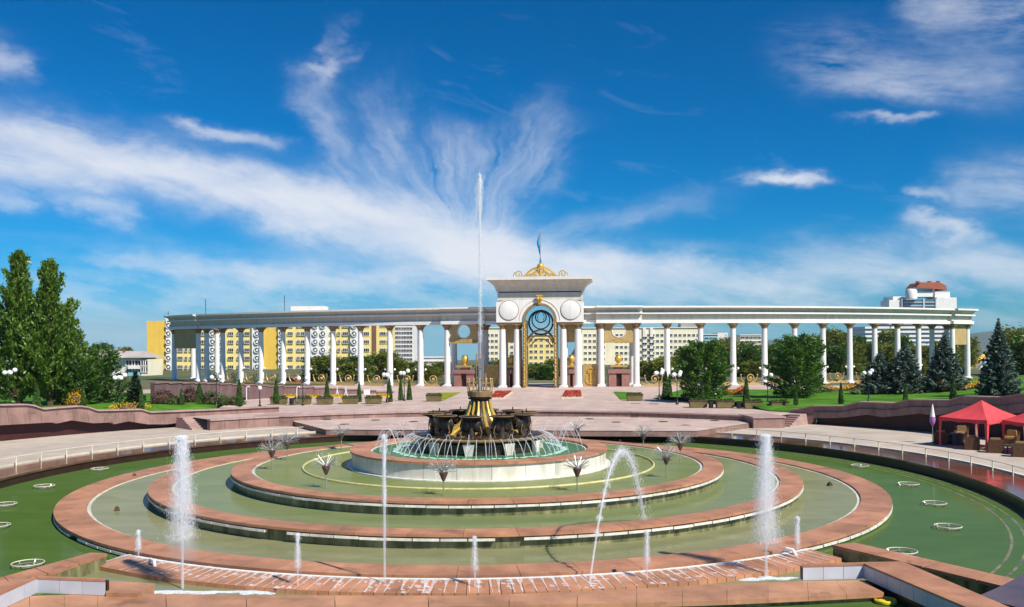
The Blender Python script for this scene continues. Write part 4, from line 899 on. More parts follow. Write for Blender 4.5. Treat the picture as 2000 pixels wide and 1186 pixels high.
def tiled(lab, line, Z, z0, thick, capoly=None):
    """wall faced with blue-grey tiles; line = pixel polyline along its top front edge"""
    P = [gr(x, y, Z) for x, y in line]; c = sum(P, Vector()) / len(P)
    t = thing('tiled_wall', lab, 'wall', (c.x, c.y, z0))
    for a, b_ in zip(P, P[1:]):
        L = (b_ - a).length; d = (b_ - a) / L; nrm = Vector((d.y, -d.x, 0)); 
        if nrm.y > 0 and abs(nrm.y) > abs(nrm.x) : nrm = -nrm
        if abs(nrm.x) > abs(nrm.y) and nrm.x * c.x > 0: nrm = -nrm
        n = max(1, round(L / .66)); rz = math.atan2(d.y, d.x)
        o = MB().box((0, .06, z0 - z0), (L, .12, Z - .062 - z0)); oo = o.build('wall', G['rim'], t); m = (a + b_) / 2 - nrm * .075; oo.location = (m.x - c.x, m.y - c.y, 0); oo.rotation_euler.z = rz if nrm.y < 0 or True else rz
        tmesh = MB().box((0, 0, 0), (L / n - .014, .03, Z - .064 - z0)).mesh('tile', G['tileb'])
        for i in range(n):
            p = a + d * (L * (i + .5) / n) - nrm * .0; link('tile', tmesh, t, (p.x - c.x, p.y - c.y, .001), rz)
        if capoly is None:
            o = MB().box((0, 0, 0), (L, thick + .04, .06)).build('coping_stone', G['cap'], t); m = (a + b_) / 2 - nrm * (thick / 2 - .04); o.location = (m.x - c.x, m.y - c.y, Z - z0 - .06); o.rotation_euler.z = rz
    if capoly:
        for ip, pl in enumerate(capoly):
            q = [gr(x, y, Z) for x, y in pl]
            MB().prism([tuple(p)[:2] for p in q], Z - .06, Z).build('coping_stone', G['cap'], t, world=True)
            if ip == 0: continue
            q = [p + (sum(q, Vector()) / len(q) - p).normalized() * .12 for p in q]
            MB().prism([tuple(p)[:2] for p in q], -.9, Z - .0605).build('wall_core', G['rim'], t, world=True)
    return t
tiled('wall faced with shaded blue grey tiles at the right end of the deck', [(1568, 1104), (1687, 1100.5), (1940, 1207)], .2, -.27, .16,
      [[(1566, 1104.5), (1687, 1101), (1690, 1097.8), (1566, 1102)], [(1688, 1101), (1940, 1208), (2024, 1208), (1763, 1096.5), (1692, 1097.8)]])
tiled('wall faced with pale grey tiles at the left end of the deck', [(-40, 1176), (73, 1127), (206, 1132)], .2, -.27, .16,
      [[(206, 1132.5), (73, 1127.5), (66, 1124.5), (206, 1129.5)], [(72, 1127.5), (-40, 1177), (-150, 1177), (62, 1124)]])
ul = MB().tube([(.38 * math.cos(a), .38 * math.sin(a), .05) for a in np.linspace(0, 2 * PI, 21)[:-1]], .06, 6, True); ul.lathe([(0, .02), (.34, .02), (.34, .06), (0, .09)], n=20)
o = ul.build('pond_lamp', G['yframe'], None, True); o.location = gr(1730, 1177, -.54); o.scale = (.75, .75, 1); tag(o, 'round yellow lamp just under the pond water in front of the deck', 'lamp')
for x, y, lab in ((300, 1098, 'left'), (1538, 1077, 'right')):
    p = gr(x, y, -.25); b = MB().tube([p + Vector((-.15, 0, -.05)), p + Vector((-.05, -.1, .12)), p + Vector((.12, -.25, .1)), p + Vector((.2, -.4, -.08))], .06, 7)
    tag(b.build('water_spout', G['white'], None, True), 'white bent spout at the %s end of the weir crest' % lab, 'spout')

# ================================================================ central bronze fountain
CF = Vector((FC.x + .05, FC.y, 1.40))
cf = thing('bronze_fountain', 'dark bronze fountain with gold ribs and a ring of bowls', 'fountain', CF)
zz = lambda z: z - 1.40
MB().lathe([(0, .0), (3.15, .0), (3.2, .55), (3.05, .6), (3.3, .66), (3.34, .84), (3.1, .9), (0, .92)], n=20).build('plinth', G['bronze'], cf)
MB().lathe([(3.36, .70), (3.55, .74), (3.57, .80), (3.36, .84)], n=40).build('plinth_rim', G['bronzec'], cf, True)
STEM = [(1.75, .9), (1.35, 1.15), (1.02, 1.45), (.78, 1.8), (.62, 2.2), (.52, 2.62), (.50, 2.70)]
MB().lathe([(0, .9)] + STEM + [(.62, 2.72), (.66, 2.80), (.50, 2.84), (0, 2.84)], n=32).build('stem', G['bronze'], cf, True)
for k in range(14):
    a = 2 * PI * k / 14 + .11
    b = MB().tube([(0 + r * 1.02 * math.cos(a), r * 1.02 * math.sin(a), z) for r, z in [(2.05, .93)] + STEM[:-1]], [.10, .12, .12, .10, .085, .07, .055], 7)
    b.build('rib', G['gold'], cf, True)
MB().lathe([(.48, 2.84), (.66, 2.86), (.70, 3.14), (.60, 3.18), (.48, 3.16)], n=20).build('crown_band', G['bronzec'], cf)
b = MB().ring(.60, .66, 3.58, 3.64, n=16); b.build('crown_hoop', G['bronzec'], cf)
cb = MB().tube([(.63, 0, 3.15), (.70, 0, 3.4), (.66, 0, 3.75)], .035, 5).ball((.66, 0, 3.8), .055).mesh('crown_bar', G['ochre'], True)
for k in range(12): link('crown_bar', cb, cf, (0, 0, 0), 2 * PI * k / 12)
b = MB()
for k in range(4): a = PI / 4 + PI / 2 * k; b.tube([(.27 * math.cos(a), .27 * math.sin(a), 3.1), (.27 * math.cos(a), .27 * math.sin(a), 5.15)], .022, 5)
for z in (3.9, 4.55, 5.12):
    b.tube([(.27 * math.cos(PI / 4 + PI / 2 * k), .27 * math.sin(PI / 4 + PI / 2 * k), z) for k in range(4)], .022, 5, True)
b.build('nozzle_cage', G['bronzec'], cf); MB().lathe([(0, 2.8), (.14, 2.8), (.10, 4.2), (.05, 4.9), (0, 4.9)], n=12).build('nozzle', G['steel'], cf, True)
bowl = MB().lathe([(.12, 1.02), (.16, 1.16), (.26, 1.24), (.44, 1.31), (.60, 1.37), (.64, 1.40), (.64, 1.43), (.56, 1.43), (.4, 1.36), (0, 1.32)], n=24).mesh('bowl', G['bronze'], True)
sup = MB().tube([(0, 0, 0), (0, 0, .35), (0, 0, 1.0)], [.26, .17, .14], 10)
for s_ in (-1, 1):
    sup.ball((s_ * .26, 0, .66), .30, 12, 8, (.85, .75, 1.25)); sup.tube([(s_ * .2, 0, .1), (s_ * .42, 0, .25), (s_ * .56, 0, .6), (s_ * .46, 0, .95), (s_ * .3, 0, 1.05)], .07, 6)
sup = sup.mesh('scroll_support', G['bronze'], True)
edge = MB().tube([(.64 * math.cos(2 * PI * i / 24), .64 * math.sin(2 * PI * i / 24), 1.425) for i in range(24)], .018, 5, True)
for s_ in (-1, 1): edge.tube([(s_ * .2, -.24, .12), (s_ * .47, -.22, .3), (s_ * .58, -.2, .62), (s_ * .47, -.2, .95)], .02, 5)
edge = edge.mesh('gilt_edge', G['bronzec'], True)
noz = MB().tube([(0, 0, 1.3), (0, 0, 1.62)], [.05, .03], 6).mesh('nozzle', G['bronze'])
brk = MB().prism([(-.30, -.12), (.30, -.12), (.30, .12), (-.30, .12)], -.62, .0); brk.v = [(x * (.55 + .45 * (z + .62) / .62), y, z) for x, y, z in brk.v]; brk = brk.mesh('bracket', G['cream'])
for k in range(10):
    a = -PI / 2 + rad(-8 + 36 * k); r = 2.55
    o = link('bowl', bowl, cf, (r * math.cos(a), r * math.sin(a), .55), a + PI / 2)
    link('scroll_support', sup, o, (0, 0, .30)); link('gilt_edge', edge, o); link('nozzle', noz, o)
    link('bracket', brk, cf, (3.32 * math.cos(a), 3.32 * math.sin(a), .62), a + PI / 2)

# ================================================================ water: jets, threads and dandelion sprays
def parab(p0, pk, p1, n=18):
    out = []
    for i in range(n + 1):
        t = i / n; x = p0.lerp(p1, t); h0, h1 = p0.z, p1.z
        x.z = (1 - t) * h0 + t * h1 + 4 * t * (1 - t) * pk; out.append(x)
    return out
th_ = thing('water_threads', 'ring of thin water threads arching into the centre basin', 'water jets', (FC.x, FC.y, 1.42))
wt = MB().tube([(5.62 - 1.2 * i / 14, 0, .1 + 4 * (i / 14) * (1 - i / 14) * 1.15) for i in range(15)], [.010 + .007 * i / 14 for i in range(15)], 5).mesh('water_thread', G['thin'], True)
for k in range(30): link('water_thread', wt, th_, (0, 0, 0), 2 * PI * k / 30 + .04)
wt2 = MB().tube([(3.55 + .95 * i / 10, 0, .86 + .12 * (i / 10) - .94 * (i / 10) ** 2) for i in range(11)], [.014 + .008 * i / 10 for i in range(11)], 5).mesh('water_thread', G['thin'], True)
for k in range(56): link('water_thread', wt2, th_, (0, 0, 0), 2 * PI * k / 56)
def droplets(b, P, size, stretch=7):
    for p in P:
        s = size * .5 * RNG.uniform(.5, 1.4); h = s * stretch * RNG.uniform(.6, 1.5); x, y, z = p
        b.add([(x + s, y, z), (x - s * .5, y + s * .87, z), (x - s * .5, y - s * .87, z), (x, y, z + h), (x, y, z - h)], [(0, 1, 3), (1, 2, 3), (2, 0, 3), (1, 0, 4), (2, 1, 4), (0, 2, 4)])
def mist(t, H, R0, R1, dens, z0=0.):
    k = 10; m = MB().lathe([(.001, 0)] + [(R0 + (R1 - R0) * i / k, H * i / k) for i in range(k + 1)] + [(.001, H)], n=20)
    o = m.build('mist', mistmat('spray_mist', H, R0, R1, dens), t); o.location.z = z0; o['kind'] = 'stuff'; return o
def jet(x, ytop, ybase, Z, lab, core, spread, n, fall=1.0, size=.016, lean=0.):
    base = gr(x, ybase, Z); top = at(x, ytop, base.y); Hh = top.z - Z
    t = thing('water_jet', lab, 'water jet', (base.x, base.y, Z), 0, 'vertical water jets')
    k = 14; pts = [(lean * (i / k) ** 2, 0, Hh * .985 * i / k) for i in range(k + 1)]; rs = [core * (1 + .5 * math.sin(i * 1.7) * .25) * (.8 + .6 * (i / k) ** 3) for i in range(k)] + [core * .35]
    MB().tube(pts, rs, 8).build('water_column', G['core'], t, True)
    b = MB(); P = []
    for i in range(n):
        q = RNG.random() ** 1.1 * fall; z = Hh * (1 - q); sg = spread * (.27 + .73 * q ** .6) * .58
        P.append((RNG.normal() * sg + lean * (1 - q) ** 2, RNG.normal() * sg, max(.02, z)))
    droplets(b, P, size); b.build('spray', G['spray'], t)
    if spread > .3: mist(t, Hh * .84, spread * 1.5, spread * .55, 3.6, Hh * .16)
    else: mist(t, Hh * .8, spread * 2.2, spread * 1.1, 4.0, Hh * .2)
    b = MB(); droplets(b, [(RNG.normal() * core * 1.3, RNG.normal() * core * 1.3, Hh * (1 - .12 * RNG.random() ** 1.5)) for i in range(int(n * .25))], size * 1.3); b.build('crown_drops', G['spray'], t)
jet(357, 852, 1150, -.5, 'tall broad white jet with falling mist on the left of the front channel', .055, .46, 11000, .68, .0085)
jet(1497, 850, 1128, -.5, 'tall misty white jet on the right of the front channel', .05, .46, 9500, .76, .0085)
jet(752, 850, 1152, -.5, 'tall slender jet left of centre in the front channel', .045, .08, 1500, .45, .010)
for x, yt, yb, lab in ((271, 1037, 1099, 'short jet at the left end of the weir, left of the broad jet'), (582, 1043, 1153, 'short jet between the broad jet and the tall slender jet'), (928, 1049, 1156, 'short jet in front of the bronze fountain'),
                       (1264, 1038, 1141, 'short jet under the arching jet'), (1558, 1010, 1100, 'short jet beside the blue grey tiled wall')):
    jet(x, yt, yb, -.48, lab, .026, .10, 900, .6, .009)
p0 = gr(1151, 1150, -.5); p1 = gr(1262, 1037, -.3); tp = at(1213, 882, (p0.y + p1.y) / 2)
t = thing('arching_jet', 'water jet arching high and leaning back to the right', 'water jet', p0)
pts = parab(Vector((0, 0, 0)), tp.z + .4, p1 - p0, 26)
MB().tube(pts, [.03 + .02 * i / 26 for i in range(27)], 8).build('water_column', G['core'], t, True)
b = MB(); droplets(b, [tuple(pts[int(q)] + Vector(RNG.normal(size=3)) * (.04 + .10 * (q / 26))) for q in RNG.uniform(3, 26, 3500)], .011); b.build('spray', G['spray'], t)
# high central jet
cj = thing('water_jet', 'very tall thin jet rising from the bronze fountain into the sky', 'water jet', (CF.x + .04, CF.y, 6.2))
topz = at(938, 342, 50).z - 6.2
MB().tube([(0, 0, topz * i / 20) for i in range(21)], [.028 + .03 * (i / 20) ** 2 for i in range(20)] + [.02], 8).build('water_column', G['core'], cj, True)
b = MB(); P = []
for i in range(7000):
    q = RNG.random() ** 1.7; P.append((RNG.normal() * (.02 + .085 * math.sin(PI * min(1, q * 4.5)) + .05 * q), RNG.normal() * .06, topz * (1 - q * .9)))
mist(cj, topz * .42, .12, .24, 4.0, topz * .585)
droplets(b, P, .012, 6); b.build('spray', G['spray'], cj)
MB().tube([(0, 0, topz * .90), (0, 0, topz * .96), (0, 0, topz * 1.0), (0, 0, topz * 1.015)], [.03, .09, .06, .015], 8).build('jet_head', G['core'], cj, True)
# dandelion sprays
def dandelion(a, lab, first=[None]):
    x, y = FC.x + 10.9 * math.sin(rad(a)), FC.y - 10.9 * math.cos(rad(a))
    if first[0] is not None: return dup(first[0], (x, y, .66), RNG.uniform(0, 6), lab)
    t = thing('dandelion_spray', lab, 'fountain spray', (x, y, .66), 0, 'dandelion spray heads round the centre basin')
    MB().tube([(0, 0, 0), (0, 0, .6), (0, 0, .68)], [.03, .03, .05], 7).build('stem', G['steel'], t, True)
    MB().lathe([(.0, .62), (.06, .64), (.15, .86), (.20, .98), (.15, 1.02), (0, 1.03)], n=14).build('cup', G['grate'], t, True)
    MB().ball((0, 0, 1.03), .10, 10, 6).build('hub', G['steel'], t, True)
    sp_ = MB(); dr = MB(); C0 = Vector((0, 0, 1.0))
    for i in range(46):
        u = RNG.random(); el = math.asin(.02 + .96 * u); az = i * 2.39996; d = Vector((math.cos(az) * math.cos(el), math.sin(az) * math.cos(el), math.sin(el)))
        sp_.tube([C0 + d * .08, C0 + d * .62], .009, 4); e = C0 + d * .60
        P = [tuple(e + d * .08 * RNG.random() + Vector(RNG.normal(size=3)) * .075) for _ in range(10)]; droplets(dr, P, .020, 1.2)
    sp_.build('spokes', G['steel'], t)['kind'] = 'stuff'; dr.build('spray', G['spray'], t)['kind'] = 'stuff'
    first[0] = t; return t
for a, lab in ((-6, 'dandelion spray nearest the camera, in front of the bronze fountain'), (-37, 'dandelion spray front left of the white basin wall'), (-77, 'dandelion spray at the far left of its ring'), (-98, 'dandelion spray behind left, just above the leftmost one'),
               (-127, 'dandelion spray before the left corner of the stage'), (25, 'dandelion spray front right of the white basin wall'), (57, 'dandelion spray on the right above the arching jet'), (90, 'dandelion spray at the far right of its ring'),
               (118, 'dandelion spray at the right back below the stage'), (147, 'dandelion spray behind the right side of the centre basin')): dandelion(a, lab)
# light hoops and small fittings
hm = [('hoop', MB().tube([(.52 * math.cos(2 * PI * i / 28), .52 * math.sin(2 * PI * i / 28), .10) for i in range(28)], .018, 6, True).mesh('hoop', G['kerb'], True)),
      ('lower_hoop', MB().tube([(.40 * math.cos(2 * PI * i / 28), .40 * math.sin(2 * PI * i / 28), .015) for i in range(28)], .016, 6, True).mesh('lower_hoop', G['steel'], True))]
bb = MB()
for k in range(6): a = PI / 3 * k; bb.tube([(.52 * math.cos(a), .52 * math.sin(a), .10), (.40 * math.cos(a), .40 * math.sin(a), -.05)], .02, 5)
bb.ball((0, 0, -.01), .12, 8, 5, (1, 1, .5)); hm.append(('stand', bb.mesh('stand', G['steel'], True)))
for x, y, lab in ((1680, 912, 'light hoop farthest back in the right pool'), (1775, 948, 'second light hoop in the right pool'), (1826, 986, 'third light hoop in the right pool, beyond the nearest open one'), (1852, 1032, 'nearest open light hoop in the right pool'),
                  (1762, 1081, 'light hoop half hidden behind the right dividing wall'), (195, 918, 'light hoop farthest back in the left pool'), (87, 952, 'second light hoop in the left pool'), (10, 988, 'third light hoop cut by the left edge of the picture'),
                  (-6, 1030, 'light hoop almost outside the left edge of the picture'), (55, 1105, 'large light hoop behind the left dividing wall')):
    p = gr(x, y, -.52); t = thing('light_hoop', lab, 'hoop', (p.x, p.y, -.52), RNG.uniform(0, 6), 'round light hoops in the outer pool')
    for n_, m_ in hm:
        o = link(n_, m_, t)
        if n_ == 'stand': o['kind'] = 'stuff'
for x, y, lab in ((229, 996, 'small brown nozzle block in the left of the widest basin'), (263, 930, 'dark flat nozzle block at the back left of the widest basin'), (1621, 947, 'small dark nozzle block in the right of the widest basin')):
    p = gr(x, y + 2, -.33); o = MB().box((0, 0, -.1), (.26, .22, .24), .4, .75).ball((0, 0, .14), .08, 8, 5).build('nozzle_block', G['bark'], None, True); o.location = p; tag(o, lab, 'nozzle')

# ================================================================ vegetation
def broad_mesh(h, rad_fn, n_br, leaf, n_leaf, up=.5, base=.15, m='broad', seed=0, clump=.55, long=1.1, vary=(.7, 1.1)):
    """branching crown: leaf clumps strung along limbs; returns (crown mesh, trunk mesh)"""
    r = np.random.default_rng(seed); tk = MB(); k = 8
    tk.tube([(math.sin(i * 1.3 + seed) * .02 * h * i / k, math.cos(i * 1.7 + seed) * .015 * h * i / k, h * .92 * i / k) for i in range(k + 1)], [h * .022 * (1 - .9 * i / k) + .012 for i in range(k + 1)], 7)
    Vs = []
    for i in range(n_br):
        q = (i + .5) / n_br; z0 = h * (base + (.93 - base) * q ** .9); az = i * 2.39996 + r.normal() * .3; rr = rad_fn(min(1, z0 / h + .05)) * r.uniform(*vary); rise = up * rr * r.uniform(.6, 1.3) + .15
        p0 = np.array([0, 0, max(h * .06, z0 - rise * .6)]); p1 = np.array([math.cos(az) * rr, math.sin(az) * rr, min(h * 1.0, z0 + rise * .5)])
        mid = (p0 + p1) / 2 + np.array([0, 0, -.08 * rr]); tk.tube([tuple(p0), tuple(mid), tuple(p1)], [h * .008, h * .005, .012], 4)
        n = int(n_leaf / n_br * (.5 + rr / max(.1, rad_fn(.5)) * .6)); t = r.uniform(.22, 1.08, n) ** .8
        P = (p0 + (p1 - p0) * t[:, None]) + np.array([0, 0, -.3]) * (t * (1 - t) * rr * .3)[:, None]
        cl = clump * (.45 + .55 * np.sin(np.pi * np.clip(t, 0, 1)))[:, None]; jit = r.normal(size=(n, 3)) * cl * np.array([.62, .62, .5]); P = P + jit
        d = (p1 - p0) / np.linalg.norm(p1 - p0); Vs.append(cards(P, leaf, np.tile(d * .8, (n, 1)), long, .3))
    return cardmesh('crown', Vs, G[m]), tk.mesh('trunk', G['bark'], True)
def tree(name, meshes, x, ybase, Y, lab, cat='tree', group=None, sc=1., Z=None, rz=None):
    p = at(x, ybase, Y) if Z is None else Vector((ray(x, ybase)[0] * Y, Y, Z))
    t = thing(name, lab, cat, p, RNG.uniform(0, 6) if rz is None else rz, group); t.scale = (sc,) * 3 if isinstance(sc, (int, float)) else sc
    link('crown', meshes[0], t); link('trunk', meshes[1], t); return t
def gz(x, ybase, extra=0.):
    """ground point on the lawn under a pixel"""
    Z = TZ
    for _ in range(12):
        p = gr(x, ybase, Z); Z = lawnz(p.x, p.y)
    return gr(x, ybase, Z)
# poplars at the left
pop = lambda q: max(.15, 3.3 * (min(1, q / .18 + .3)) * (1 - max(0, q - .2) / .86) ** 1.0)
for i, (x, Y, h, lab) in enumerate(((38, 88, 16.0, 'tallest bushy poplar at the left edge'), (98, 89, 15.2, 'second poplar, its twin tops leaning right beside the tallest'), (-52, 86, 13.5, 'poplar half outside the left edge of the picture'), (122, 92, 10.5, 'lower poplar filling the gap beside the second poplar'))):
    tree('poplar_tree', broad_mesh(h, pop, 60, .30, 17000, 1.55, .03, 'poplar', 20 + i, .42, 1.3, (.5, 1.3)), x, 795, Y, lab, sc=1, Z=1.0)
rnd_ = lambda R: (lambda q: R * math.sqrt(max(.02, 1 - ((q - .42) / .62) ** 2)))
tree('broadleaf_tree', broad_mesh(6.2, rnd_(2.7), 46, .30, 7000, .4, .08, 'broad', 31, .55), 195, 790, 93, 'round dark green tree to the right of the poplars', Z=.7)
tree('broadleaf_tree', broad_mesh(5.0, rnd_(2.2), 36, .28, 4600, .4, .06, 'broad', 32, .5), 160, 790, 90, 'low dark bush tree in front of the lower poplar', Z=1.0)
for x, yb, hh, R, lab, sd in ((1375, 779, 6.3, 2.6, 'round dark green tree on the lawn nearest the gateway', 41), (1557, 777, 6.9, 3.0, 'larger round dark green tree in the middle of the right lawn', 42)):
    p = gz(x, yb); tree('broadleaf_tree', broad_mesh(hh, rnd_(R), 70, .24, 16000, .3, .0, 'lawnt', sd, .42, 1.1, (.75, 1.15)), x, yb, p.y, lab, Z=p.z - .05)
def spruce_mesh(h, R, m, seed, tiers=21, n=11):
    r = np.random.default_rng(seed); Vs = []; tk = MB().tube([(0, 0, 0), (0, 0, h * .5), (0, 0, h * .97)], [h * .022, h * .014, .015], 6)
    for i in range(tiers):
        q = i / (tiers - 1); z = h * (.05 + .90 * q ** .92); rr = R * (1 - q) ** .85 * r.uniform(.86, 1.1) + .10
        nb_ = max(5, int(n * (1.25 - q * .7)))
        for j in range(nb_):
            az = 2 * PI * (j + .5 * (i % 2)) / nb_ + r.normal() * .12; L = rr * r.uniform(.8, 1.12); k = max(16, int(95 * L / max(R, .1)))
            t = r.uniform(.12, 1.02, k); w = (.30 * L * (1 - t) + .10); s_ = r.uniform(-1, 1, k) * w; droop = -.16 * L * np.sin(t * 2.2) + .14 * L * t ** 3
            x = t * L; P = np.stack([x * math.cos(az) - s_ * math.sin(az), x * math.sin(az) + s_ * math.cos(az), z + droop + r.normal(size=k) * .07], 1)
            sg = np.sign(s_); D = np.stack([math.cos(az) - .55 * sg * math.sin(az), math.sin(az) + .55 * sg * math.cos(az), np.full(k, -.12)], 1)
            Vs.append(cards(P, .27, D, 1.25, .3))
    k = 60; P = np.stack([r.normal(size=k) * .05, r.normal(size=k) * .05, h * r.uniform(.88, 1.02, k)], 1); Vs.append(cards(P, .2, np.tile([0, 0, 1.], (k, 1)), 1.2))
    return cardmesh('crown', Vs, G[m]), tk.mesh('trunk', G['bark'], True)
for x, yb, hh, R, lab, sd in ((1719, 769, 4.7, 2.1, 'short broad blue spruce, left one of the close pair'), (1768, 768, 5.6, 2.3, 'taller blue spruce, right one of the close pair', 52), (1845, 764, 6.3, 2.4, 'blue spruce standing before the end pavilion of the colonnade', 53), (1951, 773, 7.3, 2.05, 'tall blue spruce nearest the right edge, beside the curved road', 54)) if False else \
    ((1719, 769, 4.7, 2.5, 'short broad blue spruce, left one of the close pair', 51), (1768, 768, 5.6, 2.75, 'taller blue spruce, right one of the close pair', 52), (1845, 764, 6.3, 2.4, 'blue spruce standing before the end pavilion of the colonnade', 53), (1951, 773, 7.3, 2.05, 'tall blue spruce nearest the right edge, beside the curved road', 54)):
    p = gz(x, yb); tree('blue_spruce', spruce_mesh(hh, R, 'spruce', sd), x, yb, p.y, lab, 'spruce', Z=p.z - .02)
tree('spruce_tree', spruce_mesh(3.6, .95, 'dspruce', 55, 12, 7), 265, 794, 90, 'small dark spruce beside the round tree on the left', 'spruce', Z=1.0)
# clipped thujas (one mesh, individual copies)
k = 2600; r_ = np.random.default_rng(5); z = r_.uniform(0, 1, k) ** .9; a = r_.uniform(0, 2 * PI, k); rr = .30 * np.minimum(1, z / .08 + .55) * (1 - z) ** .62 * r_.uniform(.78, 1.06, k)
TH = (cardmesh('crown', [cards(np.stack([rr * np.cos(a), rr * np.sin(a), z * 2.2], 1), .12, np.tile([0, 0, 1.], (k, 1)), 1.3)], G['thuja']), MB().lathe([(0, -.1), (.17, 0), (.19, .4), (.10, 1.4), (0, 1.9)], n=8).mesh('trunk', G['bark']))
for i, (x, yt, yb, w) in enumerate(((72, 749, 797, 1.2), (163, 755, 797, 1), (277, 760, 799, 1.1), (355, 760, 798, 1.05), (390, 749, 782, 1.7), (468, 742, 793, 1.0), (540, 742, 788, 1.0), (639, 742, 785, 1.0), (702, 746, 785, .9), (761, 740, 785, 1), (783, 738, 782, .8), (800, 742, 781, 1),
                                     (1301, 726, 780, 1), (1308, 731, 778, .9), (1372, 744, 788, .8), (1458, 738, 787, 1), (1555, 752, 791, .85), (1643, 748, 789, .9), (1769, 749, 782, 1.0), (1862, 735, 779, 1.05))):
    p = gz(x, yb) if x > 1330 or x < 560 else gr(x, yb, TZ + .02); hh = (yb - yt) * p.y / FOC
    nb_ = ['farthest left, before the poplars', 'second from the left, before the low bush tree', 'beside the small dark spruce', 'left of the plump thuja by the granite wall', 'plump and broad before the granite wall', 'right of the hedge before the granite wall', 'before the middle of the purple granite wall', 'near the right part of the purple wall', 'beside the yellow flower stands', 'before the right end of the purple wall', 'left of a close pair by the avenue', 'right of a close pair by the avenue', 'tallest, right of the avenue', 'just behind the tallest right of the avenue', 'in front of the round tree nearest the gateway', 'between orange flower bed and planters', 'before the larger round tree', 'before the yellow flower bed near the spruce pair', 'in front of the blue spruce pair', 'in front of the end pavilion spruce'][i]
    tree('thuja', TH, x, yb, p.y, 'clipped cone thuja ' + nb_, 'thuja', 'clipped cone thujas', (w * hh / 2.2 * 1.05, w * hh / 2.2 * 1.05, hh / 2.2), Z=p.z)
def bush(x, yb, w, h, m, lab, cat='shrub', n=900, Y=None, leaf=.16):
    p = gz(x, yb) if Y is None else at(x, yb, Y); r = np.random.default_rng(int(x)); u = r.normal(size=(n, 3)); u /= np.linalg.norm(u, axis=1)[:, None]; u *= r.uniform(.72, 1.04, (n, 1)); u[:, 2] = np.abs(u[:, 2])
    u += r.normal(size=(9, 3))[r.integers(0, 9, n)] * .10; P = u * np.array([w / 2, w / 2, h])
    t = thing(cat.replace(' ', '_'), lab, cat, p); link('foliage', cardmesh('foliage', [cards(P, leaf)], G[m]), t)
    MB().ball((0, 0, h * .30), 1, 8, 5, (w * .36, w * .36, h * .5)).build('stem', G['bark'], t); return t
for x, yb, w, h, m, lab in ((320, 789, 2.4, 1.3, 'shrubr', 'dark red shrub at the left end of the granite wall'), (372, 786, 1.5, 1.5, 'shrubr', 'dark red shrub behind the plump thuja'), (343, 790, 1.6, .8, 'shrubg', 'low green shrub between the dark red shrubs'), (412, 789, 2.8, 1.3, 'thuja', 'square green hedge piece right of the plump thuja'), (441, 789, 2.6, .9, 'shrubg', 'loose light green shrub beside the square hedge'), (458, 790, 2.2, .6, 'thuja', 'low dark green shrub at the foot of the wall')):
    bush(x, yb, w, h, m, lab)
for x, yb, w, h, m, lab in ((255, 797, 3.6, .45, 'yflower', 'yellow flower bed round the small dark spruce'), (125, 790, 2.0, 1.5, 'yflower', 'yellow blooming bush under the lower poplar'), (147, 793, 1.6, 1.4, 'yflower', 'small yellow blooming bush right of the larger one')):
    bush(x, yb, w, h, m, lab, 'flower bed', 700, leaf=.14)
def butterfly(x, yb, wl, lab, m, tilt=0.):
    p = gz(x, yb); t = thing('flower_bed', lab, 'flower bed', p, tilt)
    for s_ in (-1, 1):
        n = 900; r = np.random.default_rng(int(x) + s_); q = r.random(n); v = r.uniform(-1, 1, n); X = s_ * wl * q; Yv = v * (.25 + .9 * np.sin(PI * np.clip(q * .85 + .1, 0, 1))); Zv = .15 + .55 * q + .35 * np.abs(v) * q + r.normal(size=n) * .04
        link('wing_flowers', cardmesh('wing_flowers', [cards(np.stack([X, Yv, Zv], 1), .15, None, 1, .5)], G[m]), t)
        vs = [(0, -.3, 0), (s_ * wl * .6, -1.1, .28), (s_ * wl, -.6, .62), (s_ * wl, .6, .62), (s_ * wl * .6, 1.1, .28), (0, .3, 0)]; MB().add(vs + [(a, b, 0) for a, b, c in vs], [(0, 1, 2, 3, 4, 5)] + [(i, (i + 1) % 6, (i + 1) % 6 + 6, i + 6) for i in range(6)]).build('wing_frame', G['bark'], t)
butterfly(1431, 771, 1.35, 'orange butterfly shaped flower bed at the foot of a column', 'oflower'); butterfly(1640, 764, 2.4, 'yellow butterfly shaped flower bed before the spruce pair', 'yflower', .1)
butterfly(1872, 762, 2.6, 'yellow winged flower bed before the end pavilion', 'yflower', .25)
# distant trees: three crowns shared by many copies
FT = [broad_mesh(10, rnd_(4.6), 44, .62, 5200, .35, .02, m_, 60 + i, 1.25) for i, m_ in enumerate(('olive', 'broad', 'olive', 'broad'))]
LCOL = [876, 820, 762, 705, 652, 602, 555, 511, 471, 436, 400, 362]; RCOL = [1242, 1304, 1369, 1431, 1492, 1550, 1606, 1659, 1707, 1752, 1794, 1850, 1881]
far = []
rr_ = random.Random(4)
for x0, x1, top, dx in ((618, 700, 700, 19), (700, 775, 690, 21), (775, 880, 708, 18), (945, 1018, 706, 20), (1034, 1084, 706, 17)):          # low trees right behind the left wing and gateway
    x = x0
    while x < x1: far.append((x, top + rr_.uniform(-7, 9), rr_.uniform(160, 190), rr_.choice((0, 1, 2)))); x += dx * rr_.uniform(.8, 1.2)
for x0, x1, top, dx, Y0 in ((1250, 1300, 716, 20, 165), (1300, 1370, 690, 22, 170), (1370, 1500, 676, 24, 185), (1500, 1560, 682, 22, 190), (1560, 1660, 668, 24, 200), (1660, 1760, 664, 25, 205), (1760, 1905, 668, 27, 215), (1300, 1900, 708, 30, 175)):
    x = x0
    while x < x1: far.append((x, top + rr_.uniform(-12, 10), Y0 + rr_.uniform(-10, 25), rr_.choice((0, 0, 1, 2, 2)))); x += dx * rr_.uniform(.8, 1.2)
